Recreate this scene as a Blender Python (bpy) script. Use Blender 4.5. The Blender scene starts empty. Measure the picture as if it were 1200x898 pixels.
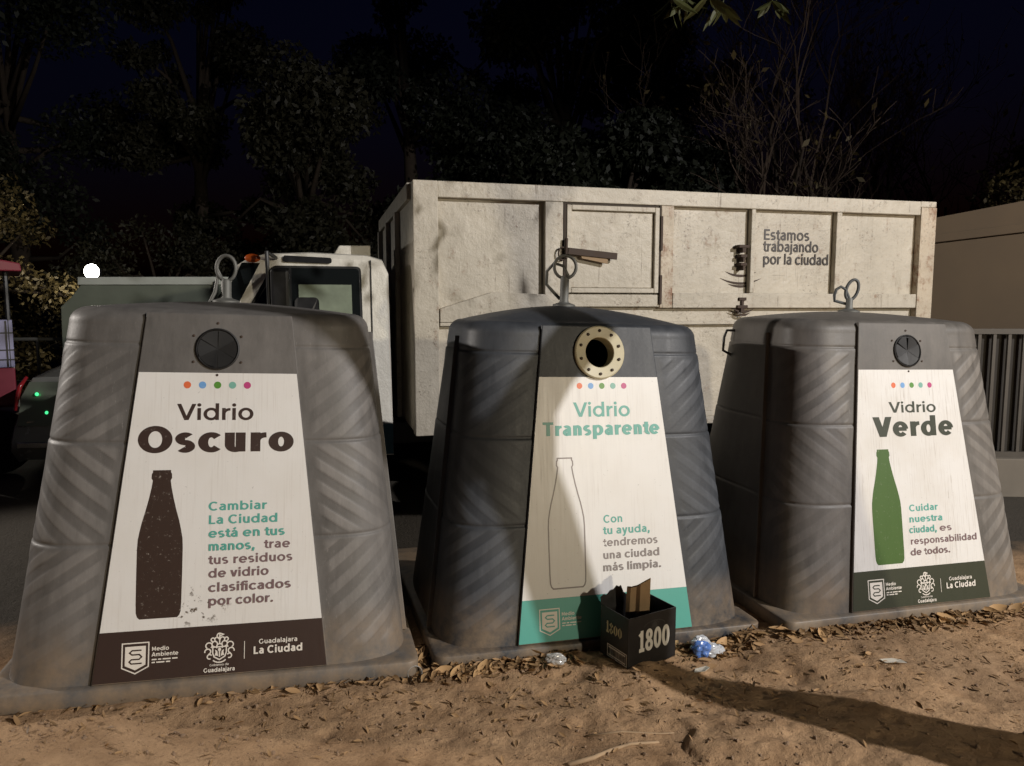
import bpy, bmesh, math, random
import numpy as np
from math import sin, cos, pi, radians, sqrt
from mathutils import Vector, Matrix, Euler

random.seed(7)
rng = np.random.default_rng(7)
SC = bpy.context.scene
COL = SC.collection

# ------------------------------------------------------------------ camera, sky, lamps, exposure
cam = bpy.data.cameras.new('camera')
cam.sensor_fit = 'HORIZONTAL'; cam.sensor_width = 36.0
cam.lens = 869.3 / 1200.0 * 36.0
cam.clip_start = 0.05; cam.clip_end = 900
camo = bpy.data.objects.new('camera', cam); COL.objects.link(camo)
camo.location = (0, 0, 1.6)
camo.rotation_euler = (radians(90) - 0.1024, 0, 0)
SC.camera = camo

world = bpy.data.worlds.new('World'); SC.world = world; world.use_nodes = True
wn = world.node_tree
bg = wn.nodes['Background']
sky = wn.nodes.new('ShaderNodeTexSky'); sky.sky_type = 'NISHITA'; sky.sun_disc = False
sky.sun_elevation = radians(-2.0); sky.sun_rotation = radians(200)
sky.air_density = 1.0; sky.dust_density = 0.3; sky.ozone_density = 4.0
wn.links.new(sky.outputs[0], bg.inputs[0]); bg.inputs[1].default_value = 0.032

SC.view_settings.view_transform = 'Standard'; SC.view_settings.look = 'None'
SC.view_settings.gamma = 1.0; SC.view_settings.exposure = 0.0
SC.view_settings.use_curve_mapping = False
SC.render.engine = 'CYCLES'
SC.cycles.use_denoising = True
SC.cycles.max_bounces = 6
SC.cycles.sample_clamp_indirect = 3.0

def lamp(name, loc, power, color, radius, aim=None, cone=160, blend=.5):
    l = bpy.data.lights.new(name, 'SPOT' if aim else 'POINT'); l.energy = power; l.color = color; l.shadow_soft_size = radius
    o = bpy.data.objects.new(name, l); o.location = loc; COL.objects.link(o)
    if aim:
        l.spot_size = radians(cone); l.spot_blend = blend
        o.rotation_euler = (Vector(aim)-Vector(loc)).to_track_quat('-Z', 'Y').to_euler()
    return o
# night street lighting: a hooded warm lamp to the right, a lamp far to the left, a paler hooded one behind the camera
lamp('street_lamp_light', (8.6, -1.55, 6.0), 4350, (1.0, 0.965, 0.95), 0.045, (1.7, 4.7, -1.6), 94, .25)
lamp('street_lamp_light', (-8.2, 4.25, 3.5), 1500, (1.0, 0.92, 0.84), 0.10, (-1.0, 3.9, 0.2), 44, .6)
lamp('street_lamp_light', (8.0, -6.3, 3.3), 1900, (1.0, 0.88, 0.66), 0.16, (0.9, 3.9, -1.5), 60, .30)

# ------------------------------------------------------------------ helpers
def tag(o, label=None, cat=None, group=None, kind=None):
    if label: o['label'] = label
    if cat: o['category'] = cat
    if group: o['group'] = group
    if kind: o['kind'] = kind
    return o

def empty(name, loc=(0, 0, 0), rot=(0, 0, 0), **k):
    o = bpy.data.objects.new(name, None); o.location = loc; o.rotation_euler = rot
    o.empty_display_size = 0.2; COL.objects.link(o); return tag(o, **k)

class MB:
    """collects polygons, then links them as one mesh object"""
    def __init__(s): s.v = []; s.f = []; s.m = []
    def add(s, vs, fs, mi=0):
        b = len(s.v); s.v += [tuple(p) for p in vs]
        s.f += [tuple(b + i for i in f) for f in fs]; s.m += [mi] * len(fs)
    def box(s, a, b, mi=0, M=None):
        (x0, y0, z0), (x1, y1, z1) = a, b
        vs = [Vector(p) for p in ((x0,y0,z0),(x1,y0,z0),(x1,y1,z0),(x0,y1,z0),(x0,y0,z1),(x1,y0,z1),(x1,y1,z1),(x0,y1,z1))]
        if M is not None: vs = [M @ p for p in vs]
        s.add(vs, [(0,3,2,1),(4,5,6,7),(0,1,5,4),(1,2,6,5),(2,3,7,6),(3,0,4,7)], mi)
    def prism(s, poly, y0, y1, mi=0):
        """polygon in x,z pushed from y0 to y1"""
        n = len(poly)
        s.add([(x, y0, z) for x, z in poly] + [(x, y1, z) for x, z in poly],
              [tuple(range(n)), tuple(range(2*n-1, n-1, -1))] + [(i, i+n, (i+1) % n + n, (i+1) % n) for i in range(n)], mi)
    def tube(s, pts, rad, n=8, mi=0, closed=False, caps=True):
        pts = [Vector(p) for p in pts]; N = len(pts)
        if not hasattr(rad, '__len__'): rad = [rad] * N
        vs = []; ref = None
        for i, p in enumerate(pts):
            if closed: d = pts[(i+1) % N] - pts[i-1]
            else: d = pts[min(i+1, N-1)] - pts[max(i-1, 0)]
            d.normalize()
            if ref is None:
                ref = Vector((0, 0, 1)) if abs(d.z) < 0.9 else Vector((1, 0, 0))
            u = ref - d * ref.dot(d)
            if u.length < 1e-4: u = d.orthogonal()
            u.normalize(); ref = u; w = d.cross(u)
            for k in range(n):
                a = 2*pi*k/n; vs.append(p + (u*cos(a) + w*sin(a)) * rad[i])
        fs = []
        for i in range(N if closed else N-1):
            for k in range(n):
                a = i*n; b = ((i+1) % N)*n
                fs.append((a+k, a+(k+1) % n, b+(k+1) % n, b+k))
        if caps and not closed:
            fs.append(tuple(range(n-1, -1, -1))); fs.append(tuple((N-1)*n + k for k in range(n)))
        s.add(vs, fs, mi)
    def lathe(s, prof, n=32, M=None, mi=0):
        """profile of (radius, height) turned about local z"""
        vs = []
        for r, h in prof:
            for k in range(n):
                a = 2*pi*k/n; p = Vector((r*cos(a), r*sin(a), h)); vs.append(M @ p if M is not None else p)
        fs = []
        for i in range(len(prof)-1):
            for k in range(n): fs.append((i*n+k, i*n+(k+1) % n, (i+1)*n+(k+1) % n, (i+1)*n+k))
        s.add(vs, fs, mi)
    def build(s, name, mats, parent=None, smooth=False, bevel=0, label=None, auto=None):
        me = bpy.data.meshes.new(name); me.from_pydata(s.v, [], s.f)
        if not isinstance(mats, (list, tuple)): mats = [mats]
        for m in mats: me.materials.append(m)
        if len(mats) > 1: me.polygons.foreach_set('material_index', s.m)
        if smooth or auto: me.polygons.foreach_set('use_smooth', [True]*len(s.f))
        me.update()
        if auto:
            bm = bmesh.new(); bm.from_mesh(me)
            for e in bm.edges:
                if len(e.link_faces) == 2 and e.calc_face_angle(0) > radians(auto): e.smooth = False
            bm.to_mesh(me); bm.free()
        o = bpy.data.objects.new(name, me); COL.objects.link(o)
        if parent is not None: o.parent = parent
        if bevel:
            b = o.modifiers.new('bevel', 'BEVEL'); b.width = bevel; b.segments = 2; b.limit_method = 'ANGLE'; b.angle_limit = radians(35)
            b.harden_normals = False
        if label: o['label'] = label
        return o

# ------------------------------------------------------------------ materials
class NT:
    def __init__(s, name):
        s.mat = bpy.data.materials.new(name); s.mat.use_nodes = True; s.t = s.mat.node_tree
        s.p = s.t.nodes['Principled BSDF']; s.out = s.t.nodes['Material Output']
    def n(s, typ, **k):
        o = s.t.nodes.new(typ)
        for a, b in k.items(): setattr(o, a, b)
        return o
    def l(s, a, b): s.t.links.new(a, b)
    def coord(s, which='Object', scale=(1, 1, 1)):
        tc = s.n('ShaderNodeTexCoord'); mp = s.n('ShaderNodeMapping'); mp.inputs['Scale'].default_value = scale
        s.l(tc.outputs[which], mp.inputs[0]); return mp.outputs[0]
    def noise(s, vec, scale, detail=5, rough=0.55, dist=0.0):
        o = s.n('ShaderNodeTexNoise'); o.inputs['Scale'].default_value = scale; o.inputs['Detail'].default_value = detail
        o.inputs['Roughness'].default_value = rough; o.inputs['Distortion'].default_value = dist
        s.l(vec, o.inputs['Vector']); return o.outputs['Fac']
    def ramp(s, fac, *stops):
        o = s.n('ShaderNodeValToRGB'); e = o.color_ramp.elements
        while len(e) < len(stops): e.new(0.5)
        for k, (pos, c) in enumerate(stops):
            e[k].position = pos; e[k].color = (c, c, c, 1) if not hasattr(c, '__len__') else tuple(c) + (1,)
        s.l(fac, o.inputs[0]); return o.outputs[0]
    def mix(s, fac, a, b, mode='MIX'):
        o = s.n('ShaderNodeMix', data_type='RGBA', blend_type=mode)
        for sock, v in ((o.inputs[0], fac), (o.inputs[6], a), (o.inputs[7], b)):
            if hasattr(v, 'links') or hasattr(v, 'is_linked'): s.l(v, sock)
            elif hasattr(v, '__len__'): sock.default_value = tuple(v) + (1,)
            else: sock.default_value = v
        return o.outputs[2]
    def math(s, op, a, b=None, clamp=False):
        o = s.n('ShaderNodeMath', operation=op); o.use_clamp = clamp
        for sock, v in ((o.inputs[0], a), (o.inputs[1], b)):
            if v is None: continue
            if hasattr(v, 'is_linked'): s.l(v, sock)
            else: sock.default_value = v
        return o.outputs[0]
    def bump(s, h, strength=0.3, dist=0.01, prev=None):
        o = s.n('ShaderNodeBump'); o.inputs['Strength'].default_value = strength; o.inputs['Distance'].default_value = dist
        s.l(h, o.inputs['Height'])
        if prev is not None: s.l(prev, o.inputs['Normal'])
        s.l(o.outputs[0], s.p.inputs['Normal']); return o.outputs[0]
    def color(s, c):
        if hasattr(c, 'is_linked'): s.l(c, s.p.inputs['Base Color'])
        else: s.p.inputs['Base Color'].default_value = tuple(c) + (1,)
    def rough(s, r):
        if hasattr(r, 'is_linked'): s.l(r, s.p.inputs['Roughness'])
        else: s.p.inputs['Roughness'].default_value = r

def simple(name, c, rough=0.6, metal=0.0, var=0.25, scale=14, spec=0.5):
    m = NT(name); v = m.coord()
    f = m.noise(v, scale, 6, 0.6)
    m.color(m.mix(f, tuple(x*(1-var) for x in c), tuple(min(1, x*(1+var)) for x in c)))
    m.rough(m.math('ADD', m.math('MULTIPLY', f, 0.25), rough-0.12))
    m.p.inputs['Metallic'].default_value = metal
    m.p.inputs['Specular IOR Level'].default_value = spec
    return m.mat

def plastic(name, c, seed):
    m = NT(name); v = m.coord('Object')
    vs = m.coord('Object', (9, 9, 1.1))
    big = m.noise(v, 2.3 + seed*0.2, 5, 0.6); streak = m.noise(vs, 2.2, 6, 0.65)
    fine = m.noise(v, 90, 4, 0.6)
    at = m.n('ShaderNodeAttribute', attribute_name='rib')
    f = m.math('ADD', m.math('MULTIPLY', big, 0.6), m.math('MULTIPLY', streak, 0.4))
    base = m.mix(m.ramp(f, (0.32, 0.0), (0.70, 1.0)), tuple(x*0.62 for x in c), tuple(x*1.40 for x in c))
    worn = m.mix(m.math('MULTIPLY', at.outputs['Fac'], m.ramp(streak, (0.25, 0.25), (0.7, 0.95))), base, tuple(min(1, x*1.75+0.012) for x in c))
    # dust settled low down and pale scuffs
    sc = m.math('MULTIPLY', m.ramp(m.noise(m.coord('Object', (30, 30, 6)), 3, 6, 0.75), (0.60, 0.0), (0.70, 0.6)), m.ramp(m.noise(v, 1.7, 4, .6), (.45, 0.1), (.62, 1.0)))
    col = m.mix(sc, worn, tuple(min(1, x*2.2+0.03) for x in c))
    sep = m.n('ShaderNodeSeparateXYZ'); tc = m.n('ShaderNodeTexCoord'); m.l(tc.outputs['Object'], sep.inputs[0])
    dirt = m.math('MULTIPLY', m.ramp(sep.outputs[2], (0.0, 1.0), (0.30, 0.0)), m.ramp(m.noise(v, 6, 6, 0.7), (0.32, 0.0), (0.62, 0.95)))
    col = m.mix(dirt, col, (0.27, 0.195, 0.125))
    m.color(col)
    m.rough(m.math('ADD', m.math('MULTIPLY', streak, 0.30), m.math('MULTIPLY', fine, 0.12)))
    m.t.nodes[-1]
    r = m.p.inputs['Roughness'].links[0].from_socket
    m.rough(m.math('ADD', r, 0.30)); m.p.inputs['Specular IOR Level'].default_value = .38
    m.bump(m.math('ADD', m.math('MULTIPLY', fine, 0.25), big), 0.25, 0.006)
    return m.mat

def paper(name, c, seed, grime=0.5, stain=None):
    """printed vinyl sheet: faint vertical weather streaks, specks, a local scuffed stain"""
    m = NT(name); v = m.coord('Object')
    vs = m.coord('Object', (60, 4, 1.6))
    st = m.noise(vs, 1.9 + seed*0.31, 5, 0.6); area = m.ramp(m.noise(m.coord('Object', (3.2, 3.2, 1.4)), 1.5+seed*.3, 4, .6), (.40, .12), (.66, 1.0)); sp = m.noise(v, 75 + seed*7, 3, 0.5); bl = m.noise(v, 3.1 + seed*0.4, 5, 0.6)
    col = m.mix(m.math('MULTIPLY', m.math('MULTIPLY', m.ramp(st, (0.52, 0.0), (0.72, 1.0)), area), grime), c, tuple(x*k for x, k in zip(c, (0.58, 0.53, 0.48))))
    col = m.mix(m.ramp(sp, (0.70, 0.0), (0.76, 0.55)), col, tuple(x*0.45 for x in c))
    col = m.mix(m.math('MULTIPLY', m.ramp(bl, (0.40, 0.0), (0.75, 1.0)), 0.5*grime+0.1), col, tuple(x*k for x, k in zip(c, (0.82, 0.78, 0.72))))
    if grime > .5:      # rain has carried dirt down the sheet in thin uneven lines
        ln = m.noise(m.coord('Object', (95, 4, 1.3)), 1.0, 3, 0.5); wh = m.noise(m.coord('Object', (5, 5, 1.5)), 1.3+seed, 4, .6)
        col = m.mix(m.math('MULTIPLY', m.math('MULTIPLY', m.ramp(ln, (0.60, 0.0), (0.70, 1.0)), m.ramp(wh, (.50, 0.0), (.62, 1.0))), .55*grime), col, (.27, .22, .18))
    if stain:
        sx, sz, rx, rz = stain
        sep = m.n('ShaderNodeSeparateXYZ'); m.l(v, sep.inputs[0])
        dx = m.math('DIVIDE', m.math('SUBTRACT', sep.outputs[0], sx), rx); dz = m.math('DIVIDE', m.math('SUBTRACT', sep.outputs[2], sz), rz)
        d = m.math('SUBTRACT', 1.0, m.math('ADD', m.math('MULTIPLY', dx, dx), m.math('MULTIPLY', dz, dz)), True)
        k = m.math('MULTIPLY', d, m.ramp(m.noise(v, 30, 6, 0.7), (0.56, 0.0), (0.62, 1.0)))
        col = m.mix(m.math('MULTIPLY', k, 1.6, True), col, (0.10, 0.075, 0.055))
    m.color(col); m.rough(m.math('ADD', m.math('MULTIPLY', st, 0.25), 0.27))
    m.bump(bl, 0.12, 0.01)
    return m.mat

def ink(name, c, wear=0.25, paperc=(0.6, 0.56, 0.5)):
    m = NT(name); v = m.coord('Object')
    a = m.noise(v, 62, 6, 0.75); b = m.noise(m.coord('Object', (22, 3, 1)), 3, 5, 0.6)
    col = m.mix(m.math('MULTIPLY', m.ramp(a, (0.60, 0.0), (0.68, 1.0)), wear), tuple(c), paperc)
    col = m.mix(m.math('MULTIPLY', b, 0.35), col, tuple(min(1, x*1.5+0.01) for x in c))
    m.color(col); m.rough(0.42)
    return m.mat

def paint(name, c, rust=0.3, grime=0.6):
    """old lorry paint: grime film, drips, speckle, rust"""
    m = NT(name); v = m.coord('Object'); vs = m.coord('Object', (7, 7, 0.9))
    big = m.noise(v, 1.6, 6, 0.65); st = m.noise(vs, 1.7, 7, 0.7); sp = m.noise(v, 42, 5, 0.7); sp2 = m.noise(v, 9, 7, 0.75)
    col = m.mix(m.math('MULTIPLY', m.math('MULTIPLY', m.ramp(st, (0.50, 0.0), (0.72, 1.0)), m.ramp(sp2, (.42, .1), (.62, 1.0))), grime), c, (0.34, 0.30, 0.23))
    col = m.mix(m.math('MULTIPLY', m.ramp(big, (0.40, 0.0), (0.72, 1.0)), 0.6*grime), col, tuple(x*.62 for x in c))
    spk = m.math('MULTIPLY', m.ramp(sp, (0.54, 0.0), (0.62, 1.0)), m.math('MULTIPLY', m.ramp(sp2, (0.45, 0.0), (0.58, 1.0)), m.ramp(m.noise(v, 2.4, 4, .6), (.40, 0.05), (.62, 1.0))))
    col = m.mix(m.math('MULTIPLY', spk, 0.8*grime), col, (0.085, 0.06, 0.04))
    dr = m.noise(m.coord('Object', (55, 55, 1.5)), 1.0, 4, .6); dm = m.noise(v, 2.9, 5, .65)
    col = m.mix(m.math('MULTIPLY', m.math('MULTIPLY', m.ramp(dr, (.58, 0.0), (.68, 1.0)), m.ramp(dm, (.50, 0.0), (.60, 1.0))), .8*grime), col, (.12, .085, .055))
    tc2 = m.n('ShaderNodeTexCoord'); mp2 = m.n('ShaderNodeMapping'); mp2.inputs['Scale'].default_value = (3, 1, 60); mp2.inputs['Rotation'].default_value = (0, .7, 0)
    m.l(tc2.outputs['Object'], mp2.inputs[0])
    scr = m.noise(mp2.outputs[0], 1.2, 3, .5); sm_ = m.noise(v, 4.5, 4, .6)
    col = m.mix(m.math('MULTIPLY', m.math('MULTIPLY', m.ramp(scr, (.66, 0.0), (.70, 1.0)), m.ramp(sm_, (.54, 0.0), (.60, 1.0))), .75*grime), col, (.09, .065, .045))
    rs = m.math('MULTIPLY', m.ramp(sp2, (0.62-0.22*rust, 0.0), (0.74-0.22*rust, 1.0)), m.ramp(st, (0.50-0.15*rust, 0.0), (0.60, 1.0)))
    col = m.mix(m.math('MULTIPLY', rs, min(1, 0.25+rust)), col, (0.20, 0.075, 0.025))
    m.color(col); m.rough(m.math('ADD', m.math('MULTIPLY', big, 0.3), 0.32))
    m.bump(m.math('ADD', m.math('MULTIPLY', big, 1.6), m.math('MULTIPLY', sp2, 0.4)), 0.6, 0.03)
    return m.mat

def emit(name, c, k):
    m = NT(name); m.p.inputs['Base Color'].default_value = tuple(c) + (1,)
    m.p.inputs['Emission Color'].default_value = tuple(c) + (1,); m.p.inputs['Emission Strength'].default_value = k
    return m.mat

def glass(name, c=(0.02, 0.025, 0.025), rough=0.05, alpha=1.0):
    m = NT(name); m.color(c); m.rough(rough); m.p.inputs['Specular IOR Level'].default_value = 0.8
    m.p.inputs['Alpha'].default_value = alpha
    return m.mat

def leafmat(name, c, var=0.5):
    m = NT(name); v = m.coord('Object'); g = m.n('ShaderNodeNewGeometry')
    f = m.noise(v, 1.1, 4, 0.6)
    r = g.outputs['Random Per Island']
    col = m.mix(m.math('ADD', m.math('MULTIPLY', f, 0.6), m.math('MULTIPLY', r, 0.4)), tuple(x*(1-var) for x in c), tuple(x*(1+var) for x in c))
    m.color(col); m.rough(0.6); m.p.inputs['Specular IOR Level'].default_value = 0.25
    return m.mat

def ground_mat():
    m = NT('bare_dirt'); v = m.coord('Object')
    big = m.noise(v, 0.9, 6, 0.6); mid = m.noise(v, 6, 7, 0.65); fine = m.noise(v, 48, 6, 0.7); grit = m.noise(v, 190, 3, 0.6)
    col = m.mix(m.ramp(mid, (0.30, 0.0), (0.72, 1.0)), (0.28, 0.168, 0.088), (0.56, 0.365, 0.21))
    col = m.mix(m.math('MULTIPLY', m.ramp(big, (0.40, 0.0), (0.70, 1.0)), 0.6), col, (0.38, 0.25, 0.145))
    col = m.mix(m.math('MULTIPLY', m.ramp(fine, (0.50, 0.0), (0.70, 1.0)), 0.55), col, (0.15, 0.09, 0.052))
    col = m.mix(m.ramp(grit, (0.70, 0.0), (0.78, 0.6)), col, (0.52, 0.42, 0.31))
    dk = m.noise(v, 2.2, 7, 0.7)
    col = m.mix(m.math('MULTIPLY', m.ramp(dk, (0.50, 0.0), (0.68, 1.0)), 0.6), col, (0.15, 0.085, 0.042))
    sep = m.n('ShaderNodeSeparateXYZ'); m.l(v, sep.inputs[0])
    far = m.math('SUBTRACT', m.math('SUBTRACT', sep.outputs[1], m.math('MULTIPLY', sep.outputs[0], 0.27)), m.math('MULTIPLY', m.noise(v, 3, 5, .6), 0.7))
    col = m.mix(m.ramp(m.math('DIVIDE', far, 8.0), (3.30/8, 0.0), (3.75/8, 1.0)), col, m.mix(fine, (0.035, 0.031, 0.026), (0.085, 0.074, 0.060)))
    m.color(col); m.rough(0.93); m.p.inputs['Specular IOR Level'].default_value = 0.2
    b = m.bump(m.math('ADD', m.math('MULTIPLY', mid, 0.7), m.math('MULTIPLY', fine, 0.5)), 0.6, 0.026)
    m.bump(grit, 0.5, 0.006, b)
    return m.mat

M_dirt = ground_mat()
M_plA = plastic('weathered_grey_plastic', (0.115, 0.108, 0.102), 1)
M_plB = plastic('dark_blue_grey_plastic', (0.040, 0.044, 0.051), 2)
M_plC = plastic('grey_brown_plastic', (0.118, 0.108, 0.097), 3)
M_galv = simple('galvanised_steel', (0.14, 0.14, 0.13), 0.6, 0.35, 0.25, 30)
M_dullhook = simple('weathered_hook_steel', (.085, .09, .092), .6, .3, .3, 30)
M_rubber = simple('black_rubber', (0.006, 0.006, 0.0065), 0.6)
M_black = simple('black_plastic', (0.012, 0.012, 0.013), 0.35)
M_hole = simple('dark_interior', (0.006, 0.006, 0.006), 0.8)
M_white = paint('grimy_white_paint', (0.54, 0.49, 0.40), 0.30, 0.95)
M_white2 = paint('white_cab_paint', (0.72, 0.69, 0.61), 0.0, 0.22)
M_rusty = paint('rusty_white_paint', (0.53, 0.45, 0.34), 0.62, 1.0)
M_steel_dark = simple('dark_rusted_steel', (0.055, 0.036, 0.026), 0.7, 0.3, 0.5, 20)
M_bark = simple('bark', (0.030, 0.022, 0.016), 0.9, 0, 0.5, 9, 0.2)
M_twig = simple('dry_twig', (0.062, 0.044, 0.032), 0.9, 0, 0.4, 9, 0.2)

# ------------------------------------------------------------------ ground
def vnoise(x, y, s, seed=0):
    """smooth value noise on arrays"""
    r = np.random.default_rng(seed); T = r.random((256, 256))
    X = x*s + 31.7; Y = y*s + 17.3
    xi = np.floor(X).astype(int); yi = np.floor(Y).astype(int); fx = X-xi; fy = Y-yi
    fx = fx*fx*(3-2*fx); fy = fy*fy*(3-2*fy)
    g = lambda a, b: T[a % 256, b % 256]
    return (g(xi, yi)*(1-fx)+g(xi+1, yi)*fx)*(1-fy) + (g(xi, yi+1)*(1-fx)+g(xi+1, yi+1)*fx)*fy

GX = np.array([-30, -3.2, -2.2, -0.7, -0.45, 0.35, 1.05, 1.35, 2.0, 3.2, 30]); GZ = np.array([0.06, 0.075, 0.072, 0.02, 0.012, -0.012, -0.03, 0.005, -0.012, -0.03, -0.03])
def gz(x, y):
    x = np.asarray(x, float); y = np.asarray(y, float)
    z = np.interp(x, GX, GZ)
    fade = np.clip((9-y)/4, 0, 1)*np.clip((y+6)/4, 0, 1)
    z = z*fade
    near = np.clip((3.55+0.29*x-y)/0.25, 0, 1)*np.clip((y-0.5)/0.6, 0, 1)*fade   # loose dirt in front of the bins only
    lump = (vnoise(x, y, 1.3, 1)-.5)*0.030 + (vnoise(x, y, 4.1, 2)-.5)*0.016 + (vnoise(x, y, 11, 3)-.5)*0.010 + (vnoise(x, y, 27, 4)-.5)*0.0065 + (vnoise(x, y, 61, 8)-.5)*0.0042 - np.clip(vnoise(x, y, 8.3, 9)-.72, 0, 1)*0.06
    z = z + lump*(0.25+0.75*near)
    # a trodden clod with a broken left edge, and dirt pushed up under the bottle carton
    d = np.hypot((x-0.93)/0.32, (y-2.62)/0.20)
    edge = np.clip((x-0.665-0.03*np.sin(y*31)-(vnoise(x, y, 9, 5)-.5)*0.06)/0.02, 0, 1)
    z = z + 0.045*np.clip(1.15-d, 0, 1)**0.7*edge
    z = z + 0.050*np.exp(-(((x-0.56)/0.20)**2+((y-3.16)/0.16)**2))
    for (fx_, fy_, r_, h_) in ((0.22, 2.95, 0.10, -0.018), (-0.25, 2.72, 0.12, -0.016), (1.25, 3.05, 0.10, -0.02), (-0.9, 2.62, 0.14, -0.018), (0.52, 2.86, 0.05, -0.02), (1.9, 2.95, 0.12, -0.018), (-0.55, 2.9, 0.09, 0.014)):
        z = z + h_*np.exp(-((x-fx_)**2+(y-fy_)**2)/(r_*r_))
    return z

def axis(lo, hi, step, far_lo, far_hi):
    a = list(np.arange(lo, hi, step)); d = step; x = lo; L = []
    while x > far_lo: d *= 1.28; x -= d; L.append(x)
    d = step; x = a[-1]; R = []
    while x < far_hi: d *= 1.28; x += d; R.append(x)
    return np.array(L[::-1]+a+R)
ax = axis(-2.6, 3.4, 0.0125, -320, 320); ay = axis(2.2, 4.2, 0.0125, -60, 600)
XX, YY = np.meshgrid(ax, ay)
ZZ = gz(XX, YY)
nv = XX.size; w_ = len(ax)
me = bpy.data.meshes.new('ground')
idx = (np.arange(len(ay)-1)[:, None]*w_ + np.arange(w_-1)[None, :]).ravel()
me.from_pydata(np.stack([XX.ravel(), YY.ravel(), ZZ.ravel()], 1).tolist(), [], np.stack([idx, idx+1, idx+w_+1, idx+w_], 1).tolist())
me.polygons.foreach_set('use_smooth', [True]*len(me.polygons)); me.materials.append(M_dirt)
gro = bpy.data.objects.new('ground', me); COL.objects.link(gro); tag(gro, kind='structure')
def gzf(x, y): return float(gz(np.array([x]), np.array([y]))[0])

# ------------------------------------------------------------------ trees
def foliage(mb, clumps, n, size, sx=0.45, seed=0):
    r = np.random.default_rng(seed)
    C = np.array([c[:3] for c in clumps]); R = np.array([c[3] for c in clumps]); wgt = R**2/np.sum(R**2)
    k = r.choice(len(clumps), n, p=wgt)
    d = r.normal(size=(n, 3)); d /= np.linalg.norm(d, axis=1)[:, None]
    rad = R[k]*(r.random(n)**0.45)
    P = C[k] + d*rad[:, None]*np.array([1, 1, 0.75])
    a = r.normal(size=(n, 3)); a[:, 2] -= 0.5; a /= np.linalg.norm(a, axis=1)[:, None]
    b = np.cross(a, r.normal(size=(n, 3))); b /= np.linalg.norm(b, axis=1)[:, None]
    s = size*(0.6+0.8*r.random(n))[:, None]
    V = np.stack([P, P+a*s*0.5+b*s*sx*0.5, P+a*s, P+a*s*0.5-b*s*sx*0.5], 1).reshape(-1, 3)
    mb.add(V.tolist(), [(4*i, 4*i+1, 4*i+2, 4*i+3) for i in range(n)])

def tree(label, x, y, h, cr, seed, mleaf, n=26000, leaf=0.135, trunk_r=0.22, group='trees behind the truck', low=0.28, name='broadleaf_tree'):
    r = random.Random(seed); z0 = gzf(x, y)
    t = empty(name, (x, y, z0), label=label, cat='tree', group=group)
    tr = MB(); top = Vector((r.uniform(-.4, .4), r.uniform(-.3, .3), h*0.62))
    pts = [Vector((0, 0, -0.1)), Vector((r.uniform(-.1, .1), 0, h*0.2)), top*0.62, top]
    tr.tube(pts, [trunk_r*1.25, trunk_r, trunk_r*.75, trunk_r*.4], 9)
    cl = []
    for i in range(30):
        a = r.uniform(0, 2*pi); q = sqrt(r.random()); zz = h*(low + (1-low)*r.random())
        k = sin(pi*min(1, max(0.08, (zz/h-low*0.7)/(1.02-low*0.7))))**0.6
        c = Vector((cos(a)*q*cr*k, sin(a)*q*cr*k, zz*0.93)); rr = cr*r.uniform(0.13, 0.42)
        cl.append((c.x, c.y, c.z, rr))
        s = pts[2].lerp(top, r.random()*0.9) if c.z > h*0.4 else pts[1].lerp(pts[2], r.random())
        mid = s.lerp(c, 0.55) + Vector((0, 0, 0.15*h*r.uniform(-.2, .6)))
        tr.tube([s, mid, c], [trunk_r*.38, trunk_r*.2, 0.02], 5)
    tr.build('trunk', M_bark, t, smooth=True)
    f = MB(); foliage(f, cl, n, leaf, 0.5, seed); f.build('crown', mleaf, t)
    return t

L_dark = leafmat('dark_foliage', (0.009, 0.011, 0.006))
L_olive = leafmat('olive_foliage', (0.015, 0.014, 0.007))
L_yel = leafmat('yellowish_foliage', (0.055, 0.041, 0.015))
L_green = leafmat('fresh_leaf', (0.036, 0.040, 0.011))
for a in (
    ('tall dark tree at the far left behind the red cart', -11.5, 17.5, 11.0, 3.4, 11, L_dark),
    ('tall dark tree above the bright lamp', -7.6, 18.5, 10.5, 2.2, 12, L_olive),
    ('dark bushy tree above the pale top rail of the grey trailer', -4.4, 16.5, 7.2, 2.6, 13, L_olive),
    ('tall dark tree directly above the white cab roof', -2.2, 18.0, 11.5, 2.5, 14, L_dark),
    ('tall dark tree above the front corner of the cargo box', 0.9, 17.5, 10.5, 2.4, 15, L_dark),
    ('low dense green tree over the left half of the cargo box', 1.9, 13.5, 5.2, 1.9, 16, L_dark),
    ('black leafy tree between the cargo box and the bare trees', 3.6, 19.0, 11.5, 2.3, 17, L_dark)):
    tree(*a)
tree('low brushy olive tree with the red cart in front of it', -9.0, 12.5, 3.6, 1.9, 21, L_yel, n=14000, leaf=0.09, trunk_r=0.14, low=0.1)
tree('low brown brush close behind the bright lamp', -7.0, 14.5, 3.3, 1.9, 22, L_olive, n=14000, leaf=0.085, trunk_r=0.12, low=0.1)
tree('green brush hanging over the right hand end of the beige wall', 7.9, 10.9, 4.6, 1.3, 23, L_yel, n=9000, leaf=0.08, trunk_r=0.1, low=0.35)

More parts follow.
